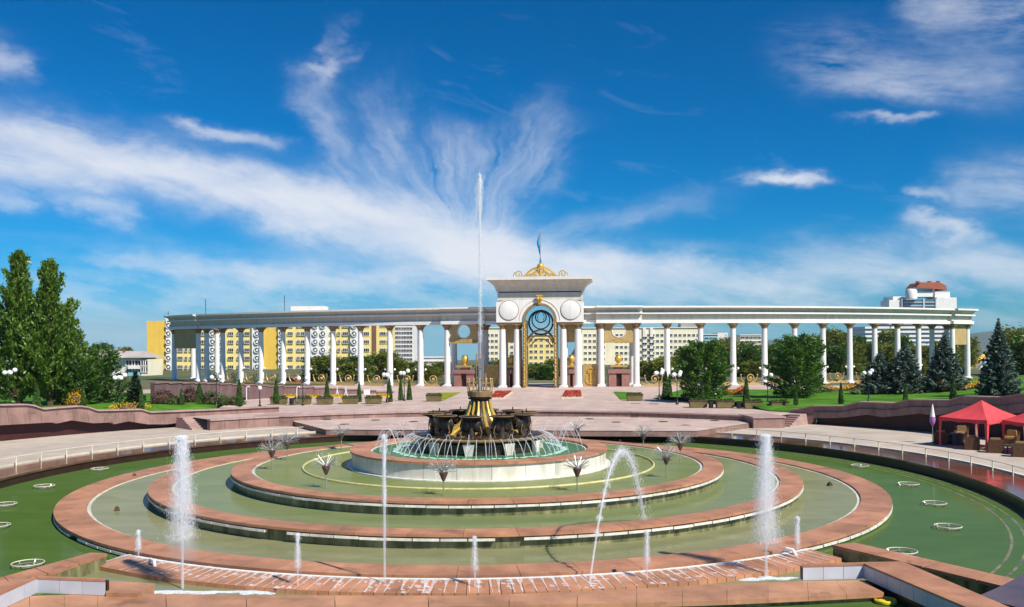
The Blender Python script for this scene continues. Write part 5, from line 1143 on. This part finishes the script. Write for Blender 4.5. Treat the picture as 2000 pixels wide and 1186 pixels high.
far += [(1420, 660, 290, 2), (1455, 668, 300, 1), (1585, 655, 300, 0), (1632, 645, 290, 2), (1672, 656, 300, 1), (1738, 645, 280, 2), (1990, 640, 165, 0), (2016, 652, 158, 1), (200, 670, 420, 1), (188, 677, 430, 2), (172, 679, 440, 1), (247, 678, 420, 0), (150, 683, 420, 1)]
used_ = {}
for i, (x, yt, Y, v) in enumerate(far):
    Z0 = max(farz(0, Y, Y - 50), -40) - .2; top = at(x, yt, Y).z; hh = (top - Z0) / 9.9; wx = max(hh * rr_.uniform(.85, 1.15), min(.62, hh * 1.9))
    kind = ('olive green', 'dark green', 'yellowish olive', 'deep green')[v]
    if x > 1905: lab = '%s tree on the skyline at the right edge' % kind
    elif x < 290: lab = '%s tree behind the low white house' % kind
    elif 945 <= x <= 1100: lab = '%s tree seen through the gateway' % kind if x > 1030 else '%s tree seen left of the gateway arch' % kind
    else:
        L_ = LCOL if x < 900 else RCOL; n_ = min(range(len(L_) - 1), key=lambda q: abs((L_[q] + L_[q + 1]) / 2 - x)); lab = '%s tree behind the %s bay of the %s wing' % (kind, ORD[n_], 'left' if x < 900 else 'right')
    k_ = used_.get(lab, 0); used_[lab] = k_ + 1
    if k_: lab = ('lower ', 'farther ', 'smaller ')[min(k_ - 1, 2)] + lab
    tree('background_tree', FT[v], x, 752, Y, lab, 'tree', 'trees beyond the colonnade', (wx, wx, hh), Z=Z0)

# ================================================================ buildings behind
def win_mesh(w, h, mull=1, fr_='white'):
    b = MB(); b.cur = 0; t = .10
    for x in (-w / 2 + t / 2, w / 2 - t / 2): b.box((x, 0, -h / 2), (t, .18, h))
    for z in (-h / 2, h / 2 - t): b.box((0, .01, z), (w - 2 * t, .16, t))
    for k in range(mull): b.box((-w / 2 + w * (k + 1) / (mull + 1), .015, -h / 2 + t), (.07, .14, h - 2 * t))
    b.cur = 1; b.box((0, .08, -h / 2 + .02), (w - .04, .04, h - .04)); return b.mesh('window', [G[fr_], G['glass']])
WM = dict(wide=win_mesh(2.1, 1.3, 2), narrow=win_mesh(1.1, 1.3, 1), small=win_mesh(1.0, 1.3, 0), big=win_mesh(1.5, 1.4, 1), strip=win_mesh(2.6, 1.2, 1))
lat = MB()
for s_ in range(6):
    a, c = PI / 3 * s_, PI / 3 * (s_ + 1); lat.cur = 0
LATM = MB(); LATM.cur = 1; LATM.lathe([(.01, 0), (1.0, 0)], n=12); LATM = LATM.moved(Matrix.Rotation(PI / 2, 4, 'X')); LATM.m = [1] * len(LATM.f); LATM.cur = 0
LATM.tube([(1.12 * math.cos(2 * PI * i / 16), -.06, 1.12 * math.sin(2 * PI * i / 16)) for i in range(16)], .16, 5, True); LATM.tube([(-1, -.05, -.6), (1, -.05, .6)], .14, 4); LATM.tube([(0, -.04, -.45), (0, -.04, .45)], .42, 6)
LATM = LATM.mesh('lattice_window', [G['white'], G['glass']])
def face(t, x0, x1, ytop, ybot, Y, m, depth=12., out=0., name='wall'):
    a, b_ = at(x0, ytop, Y - out), at(x1, ytop, Y - out); z0 = at((x0 + x1) / 2, ybot, Y).z; zt = (a.z + b_.z) / 2
    MB().box(((a.x + b_.x) / 2, Y - out + depth / 2, z0), (b_.x - a.x - .02, depth, zt - z0)).build(name, G[m], t, world=True)
def wins(t, kind, xs, ys, Y, out=0., name='window'):
    for y in ys:
        for x in xs: p = at(x, y, Y - out - .1); link(name, WM[kind] if kind in WM else LATM, t, p - t.location, 0, None if kind in WM else .86)
YB = 330.
yb_ = thing('apartment_building', 'long yellow apartment building with white lattice strips behind the left wing', 'building', at(520, 735, YB))
ZR = (623, 738)
rows = (636, 652, 668, 684, 700, 717)
face(yb_, 287, 324, 627, 730, YB, 'orange', 14, .6, 'gable_wall'); face(yb_, 287, 324, 730.2, 775, YB, 'podium', 14, .8, 'podium')
for x0, x1, m, o_ in ((324, 336, 'white', 1.2), (336, 408, 'yellow', 0), (408, 435, 'white', 1.0), (435, 492, 'yellow', 0), (492, 512, 'white', 1.0), (512, 543, 'orange', .5), (543, 556, 'white', 1.1), (556, 606, 'yellow', 0), (606, 641, 'white', 1.0), (641, 684, 'yellow', 0), (684, 701, 'white', 1.0), (701, 763, 'yellow', .2)):
    face(yb_, x0, x1, 616, 730, YB, m, 12, o_, 'wall_bay' if m == 'yellow' else 'lattice_bay')
face(yb_, 324.3, 763, 730.3, 778, YB, 'podium', 12.5, .4, 'podium')
face(yb_, 568, 632, 598, 616, YB, 'white', 9, -2, 'roof_block')
for xs in ((329,), (415, 428), (502,), (549,), (616, 631), (692,)): wins(yb_, 'lattice', xs, [r + 0 for r in rows], YB, 1.25, 'lattice_window')
wins(yb_, 'wide', (352, 376, 396, 451, 483, 567, 593, 649, 675, 716, 748), rows, YB, .25); wins(yb_, 'narrow', (364, 387, 466, 583, 662, 706, 758), rows, YB, .25)
face(yb_, 727, 735, 624, 728, YB, 'podium', 2, .5, 'stair_strip')
for x, yt, y0 in ((402, 584, 612), (329, 608, 622), (556, 577, 606)):
    p, q = at(x, y0, YB + 4), at(x, yt, YB + 4); o = MB().tube([(0, 0, -1), (0, 0, q.z - p.z)], .10, 5).box((0, 0, (q.z - p.z) * .6), (.9, .06, .06)).build('roof_antenna', G['iron'], yb_); o.location = p - yb_.location
def block(name, lab, x0, x1, yt, yb, Y, m, wk, xs, ys, roof=None, depth=14):
    t = thing(name, lab, 'building', at((x0 + x1) / 2, yb, Y)); face(t, x0, x1, yt, yb, Y, m, depth); wins(t, wk, xs, ys, Y)
    face(t, x0 - .6, x1 + .6, yt - 1.4, yt - .02, Y, roof or 'white', depth + 1, .5, 'roof_edge'); return t
tw = block('tower_block', 'pale pinkish tower block with many small windows behind the left wing', 763, 809, 634, 735, 440, 'pale', 'big', (768, 775, 781, 786, 792, 797.5, 803), [642 + 8.6 * k for k in range(10)])
block('low_building', 'long low white building behind the left wing', 764, 880, 699, 735, 460, 'pale', 'strip', [770 + 9 * k for k in range(12)], (708, 719), 'white')
block('cream_building', 'cream apartment building partly behind the left gateway columns', 940, 1019, 641, 735, 450, 'creamw', 'big', (954, 962, 970, 990, 1000, 1010), [655 + 11.5 * k for k in range(6)])
block('cream_building', 'bright yellow cream building seen through the arch', 1032, 1086, 655, 735, 430, 'yellow', 'big', (1038, 1047, 1058, 1070, 1079), [664 + 11.5 * k for k in range(6)])
cb_ = block('cream_building', 'long cream white apartment building behind the right wing', 1136, 1372, 641, 738, 450, 'creamw', 'big', [1144 + 8.8 * k for k in range(26) if k not in (5, 6, 12, 13)], [655 + 11.6 * k for k in range(6)])
face(cb_, 1256, 1262, 640, 736, 450, 'pale', 1.2, .6, 'stair_strip'); face(cb_, 1270, 1276, 640, 736, 450, 'pale', 1.2, .6, 'stair_strip'); face(cb_, 1330, 1362, 631, 639.4, 450, 'roofg', 8, 0, 'roof_block')
wins(cb_, 'strip', (1259, 1273), [660 + 11.6 * k for k in range(5)], 450, .7)
tb = thing('teal_building', 'low building clad in pale teal on the slope behind the right wing', 'building', at(1397, 690, 480)); face(tb, 1375, 1402, 654, 692, 480, 'teal', 12); face(tb, 1402.3, 1422, 650, 692, 482, 'pale', 12); face(tb, 1374, 1403, 652.6, 653.9, 480, 'white', 13, .5, 'roof_edge'); wins(tb, 'strip', (1381, 1389, 1396), (661, 668), 480)
block('cream_building', 'small cream house row on the wooded slope behind the right wing', 1446, 1487, 655, 690, 470, 'creamw', 'strip', (1451, 1459, 1467, 1475, 1482), (660, 668))
# right tower with red roof
YT = 520.
rt = thing('tower_building', 'white terraced tower with red roof above the right end of the colonnade', 'building', at(1795, 735, YT))
for k in range(16):
    yt = 604 + k * 8.4
    face(rt, 1690 if k > 3 else 1737, 1870, yt, yt + 4.2, YT, 'white', 20, .9 + .003 * k, 'balcony_band'); face(rt, 1691 if k > 3 else 1740, 1868, yt + 4.22, yt + 8.38, YT, 'glassb', 20, 0, 'glass_band')
face(rt, 1737, 1764, 586, 603.6, YT, 'white', 12, .5, 'wing_block'); face(rt, 1745, 1790, 579, 603.5, YT + 3, 'white', 14, 0, 'upper_block'); face(rt, 1765, 1830, 585, 603.4, YT, 'glassb', 6, .8, 'glass_front'); face(rt, 1830.4, 1869, 581, 603.6, YT, 'white', 14, 1.0, 'right_block')
for x in (1762, 1804, 1828): face(rt, x, x + 2, 584, 603.7, YT, 'white', 2, 1.6, 'pier')
for y in (590, 597): face(rt, 1765.2, 1830, y, y + 1.2, YT, 'white', 1, 1.3, 'mullion')
face(rt, 1787, 1826, 562, 580, YT + 3, 'white', 12, .2, 'top_block'); face(rt, 1792, 1822, 566, 571, YT + 3, 'glassb', 2, .5, 'top_window'); face(rt, 1826.4, 1856, 570, 581, YT + 2, 'pale', 12, 0, 'side_block')
m_ = MB().lathe([(0, 0), (4.2, 0), (4.2, 7), (3.4, 8.6), (0, 9.2)], n=20).build('round_turret', G['white'], rt, True); m_.location = at(1780, 584, YT - 2) - rt.location; m_.scale = (.75, .75, .62)
q = [at(x, y, YT + 3) for x, y in ((1788, 561.8), (1797, 552), (1832, 551.5), (1846, 558), (1848, 567))]
MB().add([(p.x, YT + 1.5, p.z) for p in q] + [(p.x, YT + 16, p.z) for p in q] , [(0, 1, 6, 5), (1, 2, 7, 6), (2, 3, 8, 7), (3, 4, 9, 8), (0, 4, 3, 2, 1)[::-1], (5, 6, 7, 8, 9)[::-1]]).build('roof', G['rooff'], rt, world=True)
for x in (1793, 1816, 1833): face(rt, x, x + 4, 549, 553, YT + 3, 'rooff', 3, .3, 'chimney')
# white house at the left
YH = 210.
ho = thing('white_house', 'white three storey house with pale grey roof between trees and yellow building', 'house', at(220, 775, YH))
face(ho, 152, 276, 700, 790, YH, 'pale', 9, 0, 'wall'); face(ho, 276.2, 289, 702, 790, YH, 'creamw', 9, .5, 'stair_wing')
zt, zr = at(220, 699, YH).z, at(220, 686, YH).z; xa, xb = at(148, 700, YH).x, at(292, 700, YH).x
MB().add([(xa, YH - 1.2, zt), (xb, YH - 1.2, zt), (xb - 3.2, YH + 4.5, zr), (xa + 2, YH + 4.5, zr), (xa, YH + 10, zt), (xb, YH + 10, zt)], [(0, 1, 2, 3), (4, 3, 2, 5), (1, 5, 2), (0, 3, 4), (0, 4, 5, 1)]).build('roof', G['roofg'], ho, world=True)
for x in (173, 196, 222, 240): face(ho, x, x + 3, 683, 691, YH + 3, 'podium', .8, 0, 'chimney')
wins(ho, 'narrow', (165, 178, 191, 204, 217), (709, 722, 736, 750), YH); wins(ho, 'wide', (255, 267), (709, 722, 736, 750), YH, .1)
wins(ho, 'narrow', (280, 285), (709, 722, 739, 755), YH, .6)
for y, m_ in ((714, 'white'), (728, 'teal'), (742, 'white')): face(ho, 250, 272, y, y + 6.5, YH, m_, 1.2, 1.2, 'balcony')
# curved road ramp and hills at the right
rp = thing('road_bridge', 'curved concrete road ramp descending behind the right end of the colonnade', 'bridge', at(1912, 740, 230))
L = [at(x, y, Y) for x, y, Y in ((1868, 752, 215), (1890, 733, 225), (1910, 708, 245), (1930, 692, 270), (1952, 686, 300), (1990, 690, 330))]; R_ = [at(x, y, Y) for x, y, Y in ((1885, 752, 205), (1906, 735, 212), (1924, 712, 232), (1940, 697, 258), (1956, 690, 290), (1992, 694, 318))]
def ribbon(A, B, up, dn, m, name):
    b = MB(); vs = []
    for p, q in zip(A, B): vs += [p + Vector((0, 0, up)), q + Vector((0, 0, up)), q + Vector((0, 0, dn)), p + Vector((0, 0, dn))]
    n = len(A); b.add(vs, [(4 * i + j, 4 * i + (j + 1) % 4, 4 * i + 4 + (j + 1) % 4, 4 * i + 4 + j) for i in range(n - 1) for j in range(4)]); b.build(name, G[m], rp, world=True)
ribbon(L, R_, 0, -1.0, 'roofg', 'roadway'); ribbon([p.lerp(q, -.12) for p, q in zip(L, R_)], [p.lerp(q, -.02) for p, q in zip(L, R_)], .9, -1.1, 'orange', 'parapet'); ribbon([p.lerp(q, 1.02) for p, q in zip(L, R_)], [p.lerp(q, 1.14) for p, q in zip(L, R_)], .9, -1.1, 'white', 'parapet')
b = MB(); vs = []; nx = 60
for i in range(nx + 1):
    x = 200 + 3600 * i / nx; hz_ = 15 + 42 * (1 - math.exp(-max(0, x - 700) / 700)) + 10 * math.sin(x * .004) + 5 * math.sin(x * .013 + 1)
    vs += [(x, 2300, -45), (x, 2700, hz_), (x, 3400, -60)]
b.add(vs, [(3 * i + j, 3 * i + 3 + j, 3 * i + 4 + j, 3 * i + 1 + j) for i in range(nx) for j in range(2)]); struct(b.build('hills', G['hill'], None, True), 'low blue green hills on the right horizon')

# ================================================================ purple granite wall before the left wing
pw = thing('granite_wall', 'long purple brown granite wall standing before the left wing', 'wall', at(530, 790, 100))
pts = [(298, 746, 92), (400, 747, 100), (520, 752, 108), (640, 757, 114), (700, 761, 116), (768, 766, 118)]
P = [at(*p) for p in pts]
for a, b_ in zip(P, P[1:]):
    n = max(1, round((b_ - a).length / 1.9)); rz = math.atan2(b_.y - a.y, b_.x - a.x); L_ = math.hypot(b_.x - a.x, b_.y - a.y)
    for i in range(n):
        m0 = a.lerp(b_, (i + .5) / n); MB().box((m0.x, m0.y, TZ), (L_ / n - .03, .5, m0.z - .14 - TZ), rz).build('wall_panel', G['purple'], pw, world=True)
        MB().box((m0.x, m0.y, m0.z - .139), (L_ / n - .012, .7, .14), rz).build('coping_stone', G['wallp'], pw, world=True)
# beds, planters, bins
for pl, m, lab in (([(1096, 779), (1138, 779), (1136, 766), (1104, 766)], 'rflower', 'red flower carpet in front of the right gateway columns'), ([(958, 780), (984, 780), (1002, 767), (968, 767)], 'rflower', 'red flower carpet in front of the left gateway columns')):
    q = [gr(x, y, TZ) for x, y in pl]; c = sum(q, Vector()) / 4; t = thing('flower_bed', lab, 'flower bed', c)
    MB().prism([tuple(p)[:2] for p in q], TZ, TZ + .12).build('kerb', G['kerb'], t, world=True)
    w = RNG.random((1500, 2)); PP = np.array([tuple((q[0].lerp(q[1], a)).lerp(q[3].lerp(q[2], a), b_)) for a, b_ in w * .92 + .04]); PP[:, 2] = TZ + .2 + RNG.random(1500) * .1
    link('flowers', cardmesh('flowers', [cards(PP - np.array(tuple(c)), .2, None, 1, .6)], G[m]), t)
for pl, lab, m in (([(866, 783), (900, 767), (858, 768), (836, 780)], 'triangular lawn patch left of the avenue', 'lawny'), ([(1199, 766), (1240, 767), (1256, 781), (1212, 781)], 'lawn patch with planter right of the avenue', 'lawn')):
    q = [gr(x, y, TZ) for x, y in pl]; struct(MB().prism([tuple(p)[:2] for p in q], TZ - .05, TZ + .06).build('lawn', G[m]), lab)
pb = MB().prism([(-.85, -.38), (.85, -.38), (.85, .38), (-.85, .38)], 0, .62); pb.v = [(x * (.93 + .07 * z / .62), y * (.9 + .1 * z / .62), z) for x, y, z in pb.v]
pb = pb.mesh('box', G['planter']); prm = MB()
for sx_, sy_, w, d in ((0, -.39, 1.8, .08), (0, .39, 1.8, .08), (-.86, 0, .08, .70), (.86, 0, .08, .70)): prm.box((sx_, sy_, .60), (w, d, .08))
prm = prm.mesh('rim', G['bark']); k = 420
pfl = cardmesh('plants', [cards(np.stack([RNG.uniform(-.78, .78, k), RNG.uniform(-.32, .32, k), .62 + RNG.random(k) * .22], 1), .13)], G['shrubg'])
PLS = [(545, 789), (592, 789), (635, 789), (685, 788), (730, 788), (848, 783), (1240, 782), (1364, 795), (1416, 796), (1471, 797), (1522, 798)]
LBL = ['leftmost of the row left of the avenue', 'second of the row left of the avenue', 'middle of the row left of the avenue', 'fourth of the row left of the avenue', 'rightmost of the row left of the avenue', 'alone on the triangular lawn patch', 'alone on the patch right of the avenue', 'first of the row right of the avenue', 'second of the row right of the avenue', 'third of the row right of the avenue', 'last of the row right of the avenue, by the curved wall']
for i, (x, y) in enumerate(PLS):
    p = gr(x, y, TZ + .06); t = thing('planter', 'olive brown planter trough, ' + LBL[i], 'planter', (p.x, p.y, TZ + .055), RNG.normal() * .05, 'planter troughs along the terrace')
    link('box', pb, t); link('rim', prm, t); link('plants', pfl, t)
bn = MB().lathe([(0, 0), (.22, 0), (.26, .6), (.28, .62), (.24, .64), (0, .6)], n=14).mesh('litter_bin', G['iron'], True)
for x, y, lab in ((1389, 796, 'dark litter bin between the first two planters on the right'), (1444, 797, 'dark litter bin between the second and third planters on the right'), (570, 790, 'dark litter bin between the leftmost planters')):
    p = gr(x, y, TZ + .06); o = link('litter_bin', bn, None, (p.x, p.y, TZ + .06)); tag(o, lab, 'bin')
for i, (x, y) in enumerate(((568, 783), (613, 784), (658, 784), (748, 783))):
    p = gr(x, y + 3, TZ + .06); t = thing('flower_stand', 'yellow flower stand %s along the left planters' % ('at the left end', 'second from the left', 'third from the left', 'at the right end')[i], 'flower stand', p)
    for s_ in (-1, 1): MB().box((s_ * .5, 0, 0), (.12, .4, .65)).build('leg', G['yframe'], t)
    MB().box((0, 0, .55), (1.4, .5, .14)).build('tray', G['yframe'], t); k = 260
    link('flowers', cardmesh('flowers', [cards(np.stack([RNG.uniform(-.7, .7, k), RNG.uniform(-.25, .25, k), .7 + RNG.random(k) * .2], 1), .13)], G['yflower']), t)
# globe lamps
def lamp(x, yg, yb, n, lab, Y=None, first={}):
    p = gz(x, yb) if Y is None else at(x, yb, Y); top = at(x, yg, p.y).z; hh = top - p.z
    t = thing('street_lamp', lab, 'lamp', p, 0, 'globe lamps'); h = hh
    MB().lathe([(0, 0), (.16, 0), (.16, .12), (.09, .2), (.07, .6), (.045, .7), (.035, h - .1), (0, h - .1)], n=10).build('pole', G['iron'], t, True)
    for k in range(n):
        a = 2 * PI * k / n + .5; r = .42 if n > 1 else 0; e = (r * math.cos(a), r * math.sin(a) * .8, h - .05 + (.22 if k == 0 and n > 2 else 0))
        if n > 1: MB().tube([(0, 0, h - .35), (e[0] * .6, e[1] * .6, h - .42), (e[0], e[1], e[2] - .2)], .025, 5).build('arm', G['iron'], t, True)
        MB().ball(e, .21, 14, 9).build('globe', G['globe'], t, True)
for a in ((20, 727, 800, 4, 'globe lamp before the poplars at the left edge'), (235, 737, 798, 4, 'globe lamp between the round tree and the white house'), (1323, 731, 790, 4, 'cluster lamp just right of the avenue'), (1500, 732, 792, 2, 'twin globe lamp left of the larger round tree'), (1697, 728, 785, 3, 'globe lamp beside the spruce pair'), (1930, 709, 774, 4, 'globe lamp in front of the tall right spruce'),
          (423, 736, 795, 2, 'thin lamp before the purple wall, left of its thuja'), (508, 757, 794, 1, 'single globe lamp in front of the purple wall'), (592, 738, 792, 2, 'thin twin lamp near the yellow flower stands'), (757, 731, 786, 3, 'globe lamp beside the right end of the purple wall'), (790, 728, 783, 3, 'globe lamp above the close pair of thujas'), (1288, 728, 782, 4, 'globe lamp behind the tallest thuja'), (1410, 708, 772, 2, 'tall pale lamp between round tree and orange flower bed')): lamp(*a)
for x, y, lab in ((350, 781, 'white hooked post at the left of the granite wall'), (482, 783, 'white hooked post in the middle of the granite wall'), (580, 784, 'white hooked post at the right of the granite wall')):
    p = gz(x, y); b = MB().tube([(0, 0, 0), (0, 0, 1.35), (.08, 0, 1.5), (.26, 0, 1.52), (.32, 0, 1.4)], .05, 6); o = b.build('hooked_post', G['white'], None, True); o.location = p; tag(o, lab, 'post')
for x, lab in ((659, 'left'), (676, 'right')):
    p = gr(x, 783, TZ); b = MB()
    for s_ in (-1, 1): b.tube(bez([(s_ * .62, 0), (s_ * .15, .25), (0, 1.25)]), .05, 5)
    b.tube([(0, 0, 1.1), (0, 0, 1.6)], .04, 5); o = b.build('white_stand', G['white'], None, True); o.location = p; tag(o, 'white peaked stand before the purple wall, %s of a pair' % lab, 'stand')
p = gr(717, 780, TZ); o = MB().box((0, 0, .5), (.7, .1, .6)).box((0, .06, 0), (.1, .08, 1.0)).build('notice_board', G['white']); o.location = p; tag(o, 'small blank white board behind the planters left of the avenue', 'board')
def car(x, y, Y, m, lab, rz=0.):
    p = at(x, y, Y); t = thing('parked_car', lab, 'car', p, rz)
    b = MB().prism([(-2.1, -.85), (2.1, -.85), (2.1, .85), (-2.1, .85)], .3, .85); b.box((-.1, 0, .85), (2.5, 1.55, .6), 0, .74); b.build('body', G[m], t)
    g_ = MB().box((-.1, 0, .93), (2.42, 1.57, .38), 0, .80).build('windows', G['glass'], t)
    wm = MB().lathe([(0, -.1), (.3, -.1), (.32, 0), (.3, .1), (0, .1)], n=14).moved(Matrix.Rotation(PI / 2, 4, 'X')).mesh('wheel', G['rubber'])
    for wx in (-1.3, 1.3):
        for wy in (-.8, .8): link('wheel', wm, t, (wx, wy, .32))
car(1400, 769, 128, 'carb', 'dark blue car parked behind the round tree nearest the gateway', .1); car(566, 754, 152, 'carr', 'red car behind the left wing columns', .1); car(1056, 753, 185, 'iron', 'dark car seen through the gateway arch')

# ================================================================ red gazebos, chairs and parasol
def gazebo(x, y, Z, w, lab, rz, top='red'):
    p = gr(x, y, Z); t = thing('gazebo', lab, 'gazebo', (p.x, p.y, Z), rz); h, hp = 2.0, 3.15; q = w / 2
    c = [(-q, -q), (q, -q), (q, q), (-q, q)]; b = MB()
    for i in range(4):
        (x0, y0), (x1, y1) = c[i], c[(i + 1) % 4]; n = 8; vs = []
        for k in range(n + 1):
            s_ = k / n
            for j in range(n + 1):
                e = j / n; ex, ey = x0 + (x1 - x0) * e, y0 + (y1 - y0) * e; sag = -.12 * math.sin(PI * s_) - .05 * math.sin(PI * e) * s_
                vs.append((ex * s_, ey * s_, hp + (h - hp) * s_ + sag))
        b.add(vs, [(k * (n + 1) + j, (k + 1) * (n + 1) + j, (k + 1) * (n + 1) + j + 1, k * (n + 1) + j + 1) for k in range(n) for j in range(n)])
    b.build('canopy', G[top], t, True)
    for i in range(4):
        (x0, y0), (x1, y1) = c[i], c[(i + 1) % 4]; b = MB(); n = 12; vs = []
        for k in range(n + 1): e = k / n; vs += [(x0 + (x1 - x0) * e, y0 + (y1 - y0) * e, h - .04 * math.sin(PI * e)), ((x0 + (x1 - x0) * e) * 1.015, (y0 + (y1 - y0) * e) * 1.015, h - .26 - .03 * math.sin(k * 1.5))]
        b.add(vs, [(2 * k, 2 * k + 1, 2 * k + 3, 2 * k + 2) for k in range(n)]); b.build('valance', G[top], t, True)
        MB().tube([(x0 * .98, y0 * .98, 0), (x0 * .98, y0 * .98, h)], .035, 6).build('pole', G['white'], t, True)
        b = MB(); vs = []
        for k in range(9):
            z = .12 + (h - .15) * k / 8; wv = .12 + .16 * abs(k / 8 - .3) ** 1.2; vs += [(x0 * .99 - math.copysign(wv, x0), y0 * .995, z), (x0 * 1.0, y0 * 1.0, z), (x0 * .995, y0 * .99 - math.copysign(wv, y0), z)]
        b.add(vs, [(3 * k + j, 3 * k + j + 1, 3 * k + j + 4, 3 * k + j + 3) for k in range(8) for j in range(2)]); b.build('leg_drape', G[top], t, True)
    return t
gz1 = gr(1918, 881, 0)
dirv = Vector((gz1.x, gz1.y, 0)).normalized(); cen = gz1 + dirv * 2.55
def gazebo_at(c, w, lab, rz, top='red'):
    t = gazebo(1900, 880, 0, w, lab, rz, top); t.location = (c.x, c.y, 0); return t
face_ang = math.atan2(-dirv.y, -dirv.x)
gazebo_at(cen, 3.7, 'large red peaked gazebo canopy over wicker chairs on the right plaza', face_ang + PI / 4 + .12)
c2 = gr(2040, 885, 0); gazebo_at(c2, 3.4, 'red gazebo with pale top cut off by the right edge', face_ang + PI / 4 - .2)
def armchair(x, y, rz, lab):
    p = gr(x, y, 0); t = thing('wicker_armchair', lab, 'armchair', (p.x, p.y, 0), rz, 'brown wicker armchairs under the gazebos')
    MB().prism([(-.42, -.40), (.42, -.40), (.42, .40), (-.42, .40)], .0, .40).build('base', G['wicker'], t)
    b = MB().prism([(-.45, -.46), (.45, -.46), (.45, -.33), (-.45, -.33)], .0, .86); b.v = [(x_, y_ - .06 * z, z) for x_, y_, z in b.v]; b.build('backrest', G['wicker'], t)
    for s_ in (-1, 1): MB().prism([(s_ * .46, -.33), (s_ * .46, .42), (s_ * .34, .42), (s_ * .34, -.33)], 0, .62).build('arm', G['wicker'], t)
    MB().box((0, .04, .401), (.64, .66, .14), 0, .95).build('seat_cushion', G['cushion'], t); MB().box((0, -.28, .55), (.62, .16, .42), 0, .9).build('back_cushion', G['cushion'], t)
for x, y, rz, lab in ((1838, 867, -.5, 'wicker armchair at the left corner of the red gazebo'), (1899, 878, -.45, 'wicker armchair left of the front gazebo leg'), (1944, 884, -.4, 'wicker armchair right of the front gazebo leg'), (1993, 892, -.4, 'wicker armchair at the right edge of the picture'), (1878, 858, 2.6, 'wicker armchair at the far side under the red gazebo'), (1975, 868, 2.4, 'wicker armchair at the far side beside the second gazebo')): armchair(x, y, rz, lab)
p = gr(1868, 868, 0); t = thing('round_table', 'round table under a dark navy cloth beneath the red gazebo', 'table', p); MB().lathe([(.5, 0), (.48, .3), (.50, .70), (.46, .735), (0, .74)], n=20).build('cloth', G['navy'], t, True); MB().lathe([(0, 0), (.2, 0), (.2, .7), (0, .7)], n=10).build('leg', G['iron'], t)
for dx, dy, lab in ((-.15, .1, 'left'), (.2, -.1, 'right')):
    o = MB().lathe([(0, 0), (.12, .01), (.17, .06), (.155, .06), (.10, .02), (0, .015)], n=16).build('bowl', G['white'], None, True); o.location = (p.x + dx, p.y + dy, .742); tag(o, 'white bowl on the %s of the navy table' % lab, 'bowl')
p = gr(1976, 884, 0); t = thing('low_table', 'low wicker table between the armchairs at the right edge', 'table', p)
MB().box((0, 0, .40), (.9, .6, .05)).build('top', G['wicker'], t)
for sx_ in (-1, 1):
    for sy_ in (-1, 1): MB().box((sx_ * .38, sy_ * .24, 0), (.06, .06, .40)).build('leg', G['wicker'], t)
cupm = MB().lathe([(0, 0), (.04, 0), (.055, .10), (.045, .10), (.03, .02), (0, .02)], n=12).mesh('cup', G['white'], True)
for i, (dx, dy) in enumerate(((-.3, .1), (-.1, -.15), (.12, .12), (.3, -.1))): o = link('cup', cupm, None, (p.x + dx, p.y + dy, .452)); tag(o, 'white cup on the low wicker table, ' + ('leftmost of four', 'nearest the camera on the left half', 'at the back on the right half', 'rightmost of four')[i], 'cup', 'cups on the low wicker table')
p = gr(1822, 866, 0); t = thing('parasol', 'closed white and lilac parasol on a thin pole beside the red gazebo', 'parasol', p)
MB().lathe([(0, 0), (.25, 0), (.25, .06), (.05, .1), (.022, .12), (.022, 2.6), (0, 2.6)], n=12).build('pole', G['steel'], t, True)
MB().lathe([(.02, 2.75), (.07, 2.5), (.13, 2.1), (.17, 1.86)], n=10).build('white_panel', G['white'], t, True); MB().lathe([(.17, 1.859), (.20, 1.66), (.16, 1.45), (.04, 1.22)], n=10).build('lilac_panel', G['lilac'], t, True)

# ================================================================ thin haze over the far hills
hm_ = bpy.data.materials.new('haze'); hm_.use_nodes = True; n_ = hm_.node_tree.nodes; n_.remove(n_['Principled BSDF'])
pv = n_.new('ShaderNodeVolumePrincipled'); pv.inputs['Color'].default_value = (.80, .88, 1, 1); pv.inputs['Density'].default_value = .00006; pv.inputs['Anisotropy'].default_value = .0
hm_.node_tree.links.new(pv.outputs[0], n_['Material Output'].inputs['Volume'])
hz = MB().box((900, 1800, -95), (7400, 3900, 158)).build('haze', hm_); hz['kind'] = 'stuff'; hz['label'] = 'thin summer haze over the park and the far hills'
